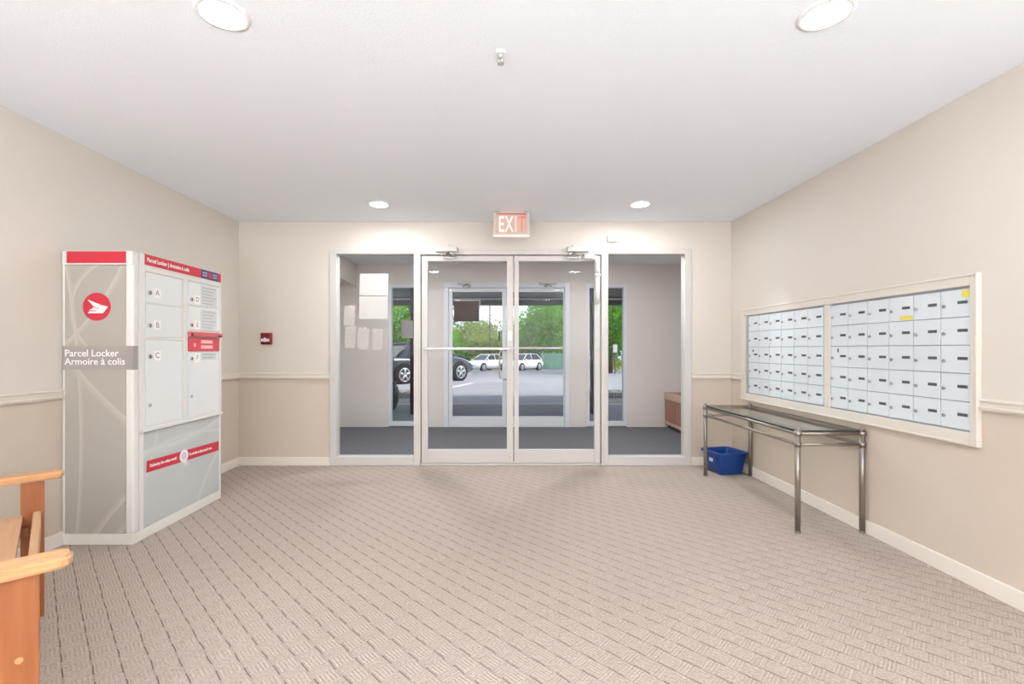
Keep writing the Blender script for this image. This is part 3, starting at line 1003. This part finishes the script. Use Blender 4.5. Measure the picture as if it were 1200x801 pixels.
# ------------------------------------------------------------------ wooden bench (near left, set at an angle)
ca, sa = math.cos(-math.pi / 4), math.sin(-math.pi / 4)
a_m, b_m = -2.2735, .0235
loc = (a_m * .70711 + b_m * .70711, -a_m * .70711 + b_m * .70711, 0)
r = root('wooden_bench', loc, -math.pi / 4 - math.radians(1.13), label='varnished wooden slat bench with flat armrests at the left edge', category='bench')
WM[r.name] = Matrix()
M_W1 = wood('varnished_oak_post', (146, 84, 46), (164, 102, 62), (30, 30, 2.2), .35)
M_W2 = wood('varnished_oak_arm', (192, 138, 92), (210, 163, 116), (30, 3, 30), .3)
M_W3 = wood('varnished_oak_slat', (188, 142, 100), (204, 162, 120), (2.5, 30, 30), .35)
HL = .5835
for sx in (-1, 1):
    xc = sx * HL
    q = MB().box(xc - .019, xc + .019, -.074, 0, 0, .596, .004)
    lg = q.build('front_leg', M_W1, r)
    z = .385
    MB().cyl((xc + .0185, -.037, z), (xc + .0205, -.037, z), .008, seg=14).build('wood_plug', M_W2, lg)
    MB().box(xc - .019, xc + .019, -.60, -.53, 0, .596, .004).build('rear_leg', M_W1, r)
    # armrest: rounded front end
    poly = [(-.043, -.60), (.043, -.60), (.043, .040), (.038, .053), (.024, .062), (0, .0645), (-.024, .062), (-.038, .053), (-.043, .040)]
    t = bmesh.new()
    lo = [t.verts.new((xc + x, y, .595)) for x, y in poly]
    hi = [t.verts.new((xc + x, y, .626)) for x, y in poly]
    t.faces.new(lo[::-1]); t.faces.new(hi)
    for i in range(len(poly)):
        t.faces.new((lo[i], lo[(i + 1) % len(poly)], hi[(i + 1) % len(poly)], hi[i]))
    bmesh.ops.bevel(t, geom=[e for e in t.edges if abs(e.verts[0].co.z - e.verts[1].co.z) < 1e-4], offset=.008, segments=3, affect='EDGES')
    q = MB(); q._join(t)
    q.build('armrest', M_W2, r)
    MB().box(xc - .014, xc + .014, -.53, -.074, .355, .405, .004).build('side_rail', M_W1, r)
x0, x1 = -HL + .019, HL - .019
MB().box(x0, x1, -.036, -.010, .38, .464, .008).build('front_rail', M_W3, r)
for k in range(5):
    yc = -.112 - k * .102
    zc = .445 - k * .008
    MB().box(x0, x1, yc - .046, yc + .046, zc - .011, zc + .011, .005).build('seat_slat', M_W3, r)
b = MB()
for xx in (x0 + .03, 0, x1 - .03):
    b.box(xx - .015, xx + .015, -.57, -.05, .375, .405)
b.build('seat_support', M_W1, r)
for k in range(4):
    yc = -.575 - k * .022
    MB().box(x0, x1, yc - .011, yc + .011, .50 + k * .105, .59 + k * .105, .005).build('back_slat', M_W3, r)
for sx in (-1, 1):
    q = MB()
    xc = sx * (HL - .034)
    q.loft([[(xc - .015, -.60, .42), (xc + .015, -.60, .42), (xc + .015, -.57, .42), (xc - .015, -.57, .42)],
            [(xc - .015, -.70, .93), (xc + .015, -.70, .93), (xc + .015, -.67, .93), (xc - .015, -.67, .93)]], smooth=False)
    q.build('back_post', M_W1, r)

# ------------------------------------------------------------------ wooden cabinet in the vestibule
r = root('planter_cabinet', (2.72, 6.2, 0), label='low brown wooden cabinet with panelled front in the vestibule corner', category='cabinet')
M_C1 = wood('cabinet_frame_wood', (196, 160, 138), (212, 178, 156), (30, 30, 3), .45)
M_C2 = wood('cabinet_panel_wood', (158, 108, 88), (172, 122, 100), (30, 30, 3), .45)
cx0, cx1, cy0, cy1 = 2.485, VXR - .004, 5.30, YV - .006
b = MB()
b.box(cx0 + .03, cx1, cy0, cy0 + .02, .09, .50); b.box(cx0 + .03, cx1, cy1 - .02, cy1, .09, .50)
b.box(cx1 - .02, cx1, cy0, cy1, .09, .50); b.box(cx0 + .02, cx1, cy0, cy1, .09, .11)
b.box(cx0 + .018, cx0 + .03, cy0, cy1, .09, .50)
b.build('carcass', M_C2, r)
MB().box(cx0 + .05, cx1 - .02, cy0 + .02, cy1 - .02, 0, .09).build('plinth', M_BLACK, r)
b = MB()
b.box(cx0, cx0 + .028, cy0, cy1, .44, .525, .006)
b.box(cx0 - .006, cx0 + .03, cy0, cy1, .425, .445, .004)
b.box(cx0, cx1, cy0, cy0 + .03, .44, .525, .006); b.box(cx0, cx1, cy1 - .03, cy1, .44, .525, .006)
b.build('top_rim', M_C1, r)
MB().box(cx0, cx0 + .022, cy0, cy1, .055, .10, .005).build('bottom_rail', M_C1, r)
MB().box(cx0 + .03, cx1 - .02, cy0 + .03, cy1 - .03, .45, .46).build('dark_inset', mat('dark_brown_inset', (58, 40, 32), .7), r)
nd = 4
wd = (cy1 - cy0) / nd
for k in range(nd):
    ya, yb = cy0 + k * wd + .012, cy0 + (k + 1) * wd - .012
    d = MB().box(cx0 + .004, cx0 + .02, ya, yb, .105, .42, .003).build('door', M_C2, r)
    ym_, hw = (ya + yb) / 2, (yb - ya) / 2 - .05
    pp = [(-hw, -.12), (hw, -.12), (hw, .09)] + [(hw * math.cos(a), .09 + .028 * math.sin(a)) for a in [math.pi * i / 8 for i in range(1, 8)]] + [(-hw, .09)]
    MB().prism(pp, basis((cx0 + .004, ym_, .26), (0, -1, 0), (0, 0, 1)), .006).build('raised_panel', M_C2, d)

# ------------------------------------------------------------------ outdoors: ground
M_CONC = mat('concrete_walk', (166, 166, 172), .85, var=.08, nscale=3, bump=.3, bscale=60)
M_CURB = mat('pale_concrete_curb', (206, 204, 202), .85, var=.06)
def asphalt():
    m, n, p, co = base('worn_asphalt')
    f = n.noise(co, .35, 5)
    g = n.noise(co, 40, 3)
    c = n.mix(f, lin((168, 168, 172)), lin((198, 197, 200)))
    n.put(p.inputs['Base Color'], n.mix(n.m('MULTIPLY', g, .35), c, lin((150, 150, 154))))
    p.inputs['Roughness'].default_value = .9
    return m
M_ASPH = asphalt()
st(MB().box(-14, 14, YV + .03, 9.80, -.15, -.005), 'ground_walkway', M_CONC)
b = MB()
b.box(-14, 14, 9.86, 10.1, -.15, -.002, .01)
st(b, 'curb', M_CURB)
b = MB()
prof = [(10.1, -.02), (17.0, -.03), (41.0, -.72), (46.5, -.85)]
t = bmesh.new()
L = [[t.verts.new((x, y, z)) for y, z in prof] for x in (-60, 60)]
for i in range(len(prof) - 1):
    t.faces.new((L[0][i], L[1][i], L[1][i + 1], L[0][i + 1]))
bmesh.ops.solidify(t, geom=t.faces[:], thickness=-.1)
b._join(t)
st(b, 'ground_parking', M_ASPH)
def gz(y):
    for (y0, z0), (y1, z1) in zip(prof[:-1], prof[1:]):
        if y <= y1:
            return z0 + (z1 - z0) * (y - y0) / (y1 - y0)
    return prof[-1][1]
M_LINE = mat('faded_paint_line', (226, 226, 226), .8)
b = MB()
for x0, y0, x1, y1 in ((-2.3, 11.4, -.9, 16.5), (-1.2, 24.8, 7.5, 25.2)):
    d = Vector((x1 - x0, y1 - y0, 0)); L_ = d.length; d.normalize(); nn = Vector((-d.y, d.x, 0)) * .05
    q = [Vector((x0, y0, 0)) + nn, Vector((x1, y1, 0)) + nn, Vector((x1, y1, 0)) - nn, Vector((x0, y0, 0)) - nn]
    vv = [b.bm.verts.new((p.x, p.y, gz(p.y) + .004)) for p in q]
    b.bm.faces.new(vv)
    vv = [b.bm.verts.new((p.x, p.y, gz(p.y) - .03)) for p in q]
    b.bm.faces.new(vv[::-1])
st(b, 'parking_line', M_LINE)
M_GRASS = mat('verge_grass', (120, 140, 78), .95, var=.3, nscale=4, bump=.8, bscale=30)
st(MB().box(-60, 60, 46.5, 90, -1.2, -.78, .05), 'ground_verge', M_GRASS)

# planting beds with gravel, curbs in front
M_GRAV = mat('bed_soil', (104, 98, 94), .95, var=.3, nscale=20)
M_STONE = mat('grey_gravel', (138, 134, 132), .9, var=.35, nscale=12)
def bed(name, x0, x1, y0, y1):
    rb = root(name, ((x0 + x1) / 2, (y0 + y1) / 2, 0), kind='structure')
    MB().box(x0, x1, y0, y1, -.1, .015).build('soil', M_GRAV, rb)
    bb = MB(); bb.box(x0, x1, y0 - .14, y0, -.1, .055, .01)
    bb.build('bed_curb', M_CURB, rb)
    rs = random.Random(int(abs(x0) * 100))
    vs_, fs = [], []
    ico = bmesh.new(); bmesh.ops.create_icosphere(ico, subdivisions=1, radius=1)
    iv = [v.co.copy() for v in ico.verts]; fi = [[v.index for v in f.verts] for f in ico.faces]; ico.free()
    for _ in range(1100):
        s = rs.uniform(.03, .075)
        c = Vector((rs.uniform(x0 + .05, x1 - .05), y0 + (y1 - y0) * rs.random() ** 1.4, .02))
        o = len(vs_)
        e = Vector((rs.uniform(.7, 1.2), rs.uniform(.7, 1.2), rs.uniform(.4, .8)))
        vs_ += [(c.x + v.x * s * e.x, c.y + v.y * s * e.y, c.z + v.z * s * e.z) for v in iv]
        fs += [[i + o for i in f] for f in fi]
    me = bpy.data.meshes.new('gravel')
    me.from_pydata([WM[rb.name].inverted() @ Vector(v) for v in vs_], [], fs)
    g = link('gravel', me, M_STONE, rb)
    g['kind'] = 'stuff'
bed('planting_bed', -5.4, -2.0, 10.5, 13.0)
bed('planting_bed', 2.1, 5.6, 10.5, 13.0)

# canopy over the entrance with its posts
M_CAN = mat('canopy_dark_soffit', (62, 58, 56), .8, var=.1)
M_BEAM = mat('canopy_dark_beam', (44, 40, 40), .7, var=.1)
r = root('canopy', (0, 9.5, 2.5), kind='structure')
MB().box(-6, 6, YV + .15, 12.3, 2.52, 2.66).build('soffit', M_CAN, r)
MB().box(-6, 6, 12.06, 12.26, 2.31, 2.52, .01).build('beam', M_BEAM, r)
MB().box(-6, 6, 11.98, 12.06, 2.44, 2.48, .004).build('beam_flashing', mat('pale_flashing', (170, 166, 162), .5), r)
M_POST = mat('dark_brown_post', (66, 56, 50), .7, var=.12)
def post(xc, label):
    rr = root('canopy_post', (xc, 8.46, 0), label=label, category='post')
    b = MB().box(xc - .09, xc + .09, 8.37, 8.55, -.005, 2.52, .006)
    b.build('shaft', M_POST, rr)
    q = MB()
    for dx in (-.045, 0, .045):
        q.box(xc + dx - .008, xc + dx + .008, 8.362, 8.372, .05, 2.5)
    q.build('batten', mat('post_groove', (46, 38, 34), .7), rr)
    return rr
p1 = post(1.775, 'dark brown canopy post with black box behind the right outer window')
MB().box(1.70, 1.83, 8.30, 8.362, 1.37, 1.53, .01).build('switch_box', M_BLACK, p1, label='black box')
post(-1.50, 'dark brown canopy post behind the left outer window')

# rounded black planter outside the left window
px_, py_ = -2.13, 8.75
r = root('round_planter', (px_, py_, 0), label='rounded black planter outside the left outer window', category='planter')
prof2 = [(.14, 0), (.20, .06), (.255, .20), (.265, .32), (.24, .44), (.20, .52), (.215, .55), (.19, .55), (.17, .50)]
MB().loft([[(px_ + rr * math.cos(k * math.tau / 28), py_ + rr * math.sin(k * math.tau / 28), z) for k in range(28)] for rr, z in prof2]).build('pot', M_BLACK, r)
MB().cyl((px_, py_, .48), (px_, py_, .50), .178, seg=24).build('soil', M_GRAV, r)

# ------------------------------------------------------------------ cars
M_TIRE = mat('tyre_rubber', (26, 26, 28), .8)
M_RIM = mat('alloy_rim', (196, 198, 202), .3, metal=.6)
M_CARG = mat('car_glass', (30, 36, 42), .08, spec=.8)
M_HEAD = mat('headlamp', (224, 228, 232), .15)
M_TAIL = mat('tail_lamp', (170, 24, 28), .25)
M_UNDER = mat('car_underside', (24, 24, 26), .8)
def section(x, zb, zt, hw):
    h_ = zt - zb
    return [(x, -hw * .86, zb), (x, hw * .86, zb), (x, hw * .97, zb + .16 * h_), (x, hw, zb + .5 * h_), (x, hw * .96, zb + .82 * h_), (x, hw * .80, zt),
            (x, -hw * .80, zt), (x, -hw * .96, zb + .82 * h_), (x, -hw, zb + .5 * h_), (x, -hw * .97, zb + .16 * h_)]
def car(label, paint, loc, heading, rear=-1.0, roofz=1.45, name='car', wb=(1.33, -1.33)):
    """x forward; roof from rear (x) to the windscreen top"""
    r = root(name, (0, 0, 0), label=label, category='car')
    lower = [(-2.18, .42, .70, .66), (-2.10, .30, .92, .80), (-1.6, .22, .97, .87), (-.8, .19, .95, .89), (.3, .19, .95, .89), (1.05, .20, .94, .88), (1.7, .23, .84, .85), (2.08, .28, .72, .76), (2.2, .36, .60, .64)]
    MB().loft([section(*s) for s in lower]).build('body', paint, r)
    rb = rear
    g = [(rb - .62, .95, .955, .72), (rb, .95, roofz - .03, .70), (.15, .95, roofz - .02, .71), (1.05, .92, .945, .76)]
    rings = []
    for x, z0, z1, hw in g:
        ht = hw - .16 * (z1 - z0) / .5
        rings.append([(x, -hw, z0 - .02), (x, hw, z0 - .02), (x, ht, z1), (x, -ht, z1)])
    MB().loft(rings, smooth=False).build('windows', M_CARG, r)
    ht = .545
    roof = [[(x, -w, z), (x, w, z), (x, w * .96, z + .035), (x, w * .6, z + .055), (x, -w * .6, z + .055), (x, -w * .96, z + .035)]
            for x, w, z in ((rb - .08, ht, roofz - .06), (rb + .2, ht + .03, roofz - .045), (.05, ht + .03, roofz - .04), (.22, ht, roofz - .065))]
    MB().loft(roof).build('roof', paint, r)
    q = MB()
    for s in (-1, 1):
        q.cyl((.16, s * .55, roofz - .03), (1.03, s * .755, .93), .030, seg=8)
        q.cyl((rb, s * .545, roofz - .03), (rb - .6, s * .715, .95), .045, seg=8)
        q.cyl((-.38, s * .555, roofz - .03), (-.46, s * .72, .94), .028, seg=8)
        q.cyl((rb, s * .555, roofz - .025), (.16, s * .56, roofz - .02), .028, seg=8)
    q.build('pillars', paint, r)
    for s in (-1, 1):
        MB().sphere((.86, s * .96, 1.0), .10, 12, sc=(.6, 1, .75)).build('mirror', paint, r)
        q = MB().box(1.88, 2.12, s * .46, s * .70, .60, .70, .03)
        q.build('headlight', M_HEAD, r)
        MB().box(-2.16, -1.98, s * .50, s * .80, .70, .86, .03).build('tail_light', M_TAIL, r)
        MB().box(-.30, -.12, s * .885, s * .905, .80, .825, .005).build('door_handle', paint, r)
    MB().box(2.10, 2.215, -.42, .42, .40, .52, .02).build('grille', M_UNDER, r)
    first = None
    for xw in wb:
        for s in (-1, 1):
            yw = s * .80
            q = MB()
            q.cyl((xw, yw - s * .11, .325), (xw, s * .905, .325), .325, seg=28)
            wv = q.build('wheel', M_TIRE, r)
            q = MB()
            q.cyl((xw, s * .90, .325), (xw, s * .912, .325), .235, seg=24)
            q.build('hub_recess', mat('rim_recess', (70, 70, 74), .5), wv)
            q = MB()
            yy = s * .915
            for k in range(5):
                a = k * math.tau / 5 + .3
                q.cyl((xw, yy, .325), (xw + .215 * math.cos(a), yy, .325 + .215 * math.sin(a)), .032, .040, seg=8)
            q.cyl((xw, yy - s * .01, .325), (xw, yy + s * .012, .325), .055, seg=14)
            ring = [[(xw + rr * math.cos(k * math.tau / 28), y_, .325 + rr * math.sin(k * math.tau / 28)) for k in range(28)] for rr, y_ in ((.205, yy), (.215, yy + s * .012), (.238, yy + s * .012), (.242, yy - s * .02))]
            q.loft(ring, cap=False)
            q.build('rim', M_RIM, wv)
            # dark arch opening behind the wheel
            q = MB()
            q.cyl((xw, s * .70, .35), (xw, s * .896, .35), .385, seg=28)
            q.build('wheel_arch', M_UNDER, r)
    r.location = loc
    r.rotation_euler = (0, 0, heading)
    return r
def park(label, paint, wf, wr, **k):
    """wf, wr: ground points of the front and rear wheels on the side that faces the building"""
    f = Vector((wf[0], wf[1], 0)); b_ = Vector((wr[0], wr[1], 0))
    h = (f - b_).normalized()
    n1 = Vector((-h.y, h.x, 0))
    side = n1 if n1.y < 0 else -n1
    mid = (f + b_) / 2 - side * .86
    o = car(label, paint, (mid.x, mid.y, gz(mid.y) + .004), math.atan2(h.y, h.x), **k)
    z0, z1 = gz(f.y), gz(b_.y)
    return o
P_DARK = mat('dark_blue_black_paint', (34, 36, 46), .18, coat=.6, var=.02)
P_WHITE = mat('white_car_paint', (238, 239, 240), .2, coat=.5, var=.01)
P_GREY = mat('charcoal_car_paint', (70, 74, 80), .2, coat=.5, var=.02)
park('dark blue-black car parked nearest, its wheels seen through both outer panes', P_DARK, (-1.478, 17.95), (-3.24, 15.95), rear=-.9)
park('white car seen through the left outer door, beside the dark car', P_WHITE, (-1.28, 40.0), (.45, 42.1), rear=-1.0)
park('white car seen through the right outer door, beside the green enclosure', P_WHITE, (2.03, 40.0), (3.70, 42.1), rear=-1.35, roofz=1.5)
park('charcoal car mostly hidden between the dark car and the white cars', P_GREY, (-4.9, 42.6), (-3.1, 44.6), rear=-1.0)
park('white car far behind, seen through the left outer window above the dark car', P_WHITE, (-8.6, 36.0), (-6.6, 37.8), rear=-1.0)

# ------------------------------------------------------------------ green slatted enclosure beside the white car
gy = 43.6
kx = gy / F_PX
r = root('green_enclosure', (4.9, gy, gz(gy)), label='green slatted waste enclosure beside the white car, far right of the doors', category='enclosure')
M_GRN = mat('green_metal', (136, 178, 158), .6, var=.08)
zg = gz(gy)
nsl = 10
X0, X1 = 4.15, 6.2
for k in range(nsl):
    xa = X0 + (X1 - X0) * k / nsl
    MB().box(xa + .015, xa + (X1 - X0) / nsl - .015, gy - .03, gy + .03, zg + .08, zg + 1.55 + .03 * (k % 2), .01).build('slat', M_GRN, r)
for xa in (X0, (X0 + X1) / 2, X1):
    MB().box(xa - .05, xa + .05, gy + .03, gy + .13, zg, zg + 1.75, .01).build('post', mat('pale_green_post', (150, 186, 170), .6), r)
b = MB()
b.box(X0, X1, gy + .03, gy + .08, zg + .3, zg + .4); b.box(X0, X1, gy + .03, gy + .08, zg + 1.3, zg + 1.4)
b.build('rail', M_GRN, r)
for x_ in (X0 + .04, X1 - .04):
    MB().box(x_ - .03, x_ + .03, gy + .13, gy + 1.9, zg + .08, zg + 1.55, .01).build('side_panel', M_GRN, r)

# lamp post
r = root('lamp_post', (-.83, 45.4, gz(45.4)), label='tall thin grey lamp post beyond the white cars', category='lamp post')
zg = gz(45.4)
MB().cyl((-.83, 45.4, zg), (-.83, 45.4, zg + 7.4), .085, .055, seg=12).build('pole', mat('grey_pole', (96, 98, 100), .5), r)
MB().box(-.98, -.68, 45.25, 45.55, zg, zg + .35, .03).build('base', M_CURB, r)
b = MB()
b.cyl((-.83, 45.4, zg + 7.3), (-.83, 44.4, zg + 7.6), .035, seg=10)
b.box(-.98, -.68, 43.9, 44.5, zg + 7.56, zg + 7.68, .02)
b.build('lamp_head', mat('grey_pole', (96, 98, 100)), r)
# small white signs on thin posts near the right window
r = root('small_sign', (7.4, 29.5, gz(29.5)), label='small white sign on a thin post seen through the right outer window', category='sign')
zg = gz(29.5)
MB().cyl((7.4, 29.5, zg), (7.4, 29.5, zg + 1.75), .03, seg=8).build('post', mat('grey_pole', (96, 98, 100)), r)
MB().box(7.27, 7.53, 29.44, 29.47, zg + 1.35, zg + 1.85, .004).build('plate', M_WHITE, r)

# ------------------------------------------------------------------ trees and bushes
def leafmat(name, c1, c2):
    m, n, p, co = base(name)
    f = n.noise(co, 2.6, 3)
    n.put(p.inputs['Base Color'], n.ramp(f, [(.35, lin(c1)), (.65, lin(c2))]))
    p.inputs['Roughness'].default_value = .6
    p.inputs['Specular IOR Level'].default_value = .15
    p.inputs['Transmission Weight'].default_value = 0
    tr = n.t.nodes.new('ShaderNodeBsdfTranslucent')
    n.put(tr.inputs['Color'], n.ramp(f, [(.35, lin(c2)), (.65, lin((min(255, c2[0] + 20), min(255, c2[1] + 20), c2[2])))]))
    mx = n.t.nodes.new('ShaderNodeMixShader')
    mx.inputs[0].default_value = .35
    out = n.t.nodes['Material Output']
    n.t.links.new(p.outputs[0], mx.inputs[1]); n.t.links.new(tr.outputs[0], mx.inputs[2])
    n.t.links.new(mx.outputs[0], out.inputs['Surface'])
    return m
LEAF_B = leafmat('bright_green_leaf', (56, 118, 20), (116, 180, 44))
LEAF_O = leafmat('olive_green_leaf', (92, 118, 44), (152, 170, 84))
LEAF_D = leafmat('mid_green_leaf', (52, 92, 34), (98, 140, 56))
M_BARK = mat('grey_brown_bark', (92, 78, 66), .9, var=.2, nscale=20)
def plant(name, label, cat, x, y, zbase, rxy, rz, zc, n, ls, leaf, trunk=None, seed=0):
    rng = np.random.default_rng(seed)
    r = root(name, (x, y, zbase), label=label, category=cat)
    # clumps of leaves inside the crown
    nc = max(14, int(n / 110))
    d = rng.normal(size=(nc, 3)); d /= np.linalg.norm(d, axis=1)[:, None]
    rad = rng.uniform(.35, .92, nc) ** .6
    cen = d * rad[:, None] * np.array([rxy, rxy, rz]) + np.array([x, y, zc])
    idx = rng.integers(0, nc, n)
    cs = .30 * min(rxy, rz) + .12
    p = cen[idx] + rng.normal(size=(n, 3)) * cs * .55
    p[:, 2] = np.maximum(p[:, 2], zbase + .05)
    a = rng.normal(size=(n, 3)); a /= np.linalg.norm(a, axis=1)[:, None]
    b_ = np.cross(a, rng.normal(size=(n, 3))); b_ /= np.linalg.norm(b_, axis=1)[:, None]
    s = ls * rng.uniform(.6, 1.25, n)[:, None]
    v = np.empty((n, 4, 3))
    v[:, 0] = p - a * s; v[:, 1] = p - b_ * s * .5; v[:, 2] = p + a * s; v[:, 3] = p + b_ * s * .5
    v -= np.array([x, y, zbase])
    me = bpy.data.meshes.new('foliage')
    me.from_pydata(v.reshape(-1, 3).tolist(), [], np.arange(4 * n).reshape(n, 4).tolist())
    f = link('foliage', me, leaf, r)
    f['kind'] = 'stuff'
    q = MB()
    th = trunk or (.04 if cat == 'bush' else .14)
    top = zc - rz * (.2 if cat == 'tree' else .3)
    q.cyl((x, y, zbase - .02), (x, y, top), th, th * .6, seg=10)
    rs = random.Random(seed)
    for k in range(7):
        i = rs.randrange(nc)
        c = cen[i]
        z_ = zbase + (top - zbase) * rs.uniform(.5, 1)
        q.cyl((x, y, z_), tuple(c), th * .38, th * .12, seg=6)
    q.build('trunk', M_BARK, r)
    return r
# bushes behind the car park, left to right
plant('bush', 'bright yellow-green bush at the left edge of the outer left door', 'bush', -5.4, 49, -.8, 2.2, 1.9, .95, 4800, .19, LEAF_B, seed=1)
plant('bush', 'broad olive green bush behind the lamp post', 'bush', -.9, 50, -.8, 2.6, 1.9, 1.0, 5600, .19, LEAF_O, seed=2)
plant('bush', 'tall pale green bush behind the broad olive bush', 'bush', -3.0, 57, -.8, 3.6, 2.6, 2.1, 6200, .22, LEAF_O, seed=3)
plant('bush', 'mid green bush to the right of the lamp post', 'bush', 1.9, 56, -.8, 2.6, 2.5, 1.7, 4800, .2, LEAF_D, seed=4)
plant('tree', 'distant rounded tree rising left behind the bushes', 'tree', -9.5, 62, -.8, 4.6, 3.8, 4.0, 4500, .24, LEAF_D, trunk=.25, seed=5)
plant('tree', 'large bright green leafy tree behind the right outer door', 'tree', 5.0, 48.6, -.8, 2.8, 2.9, 3.0, 10500, .21, LEAF_B, trunk=.2, seed=6)
plant('bush', 'low dark green bush at the foot of the large tree', 'bush', 3.4, 47.6, -.8, 1.5, 1.1, .5, 2600, .15, LEAF_D, seed=7)
plant('tree', 'green tree filling the upper right outer window', 'tree', 7.6, 31.5, gz(31.5), 2.1, 2.2, 3.3, 8500, .14, LEAF_B, trunk=.13, seed=8)
plant('bush', 'yellowish bush under the small white sign', 'bush', 8.0, 33.0, gz(33), 1.1, .9, .65, 1600, .10, LEAF_O, seed=9)
plant('tree', 'dappled pale green tree filling the left outer window', 'tree', -5.2, 24.5, gz(24.5), 1.9, 1.9, 2.7, 7500, .12, LEAF_B, trunk=.11, seed=10)
plant('tree', 'green tree to the right of the large bright tree', 'tree', 12.4, 55, -.8, 3.2, 2.9, 3.2, 5500, .24, LEAF_D, trunk=.2, seed=11)

# ------------------------------------------------------------------ added uplighters, unseen behind the viewpoint, to brighten the ceiling
def uplighter(x, y, label):
    r = root('added_uplighter', (x, y, 0), label=label, category='lamp')
    MB().cyl((x, y, 0), (x, y, .025), .15, .14, seg=28).build('base', M_ALU2, r)
    MB().cyl((x, y, .02), (x, y, .72), .012, seg=14).build('pole', M_ALU2, r)
    MB().loft([[(x + rr * math.cos(k * math.tau / 28), y + rr * math.sin(k * math.tau / 28), z) for k in range(28)] for rr, z in
               ((.03, .70), (.16, .73), (.26, .82), (.265, .84), (.255, .83), (.14, .74))]).build('lamp_shade', M_LW, r)
    ld = bpy.data.lights.new('added_uplight', 'AREA')
    ld.shape = 'DISK'; ld.size = .48; ld.energy = UP_W
    ld.color = (0.80, .885, 1.0)
    lo = bpy.data.objects.new('added_uplight', ld)
    C.objects.link(lo)
    lo.parent = r
    lo.location = (0, 0, .822)
    lo.rotation_euler = (math.pi, 0, 0)
uplighter(-1.35, -2.2, 'added slim uplighter brightening the ceiling from behind the viewpoint on the left')
uplighter(1.35, -2.2, 'added slim uplighter brightening the ceiling from behind the viewpoint on the right')
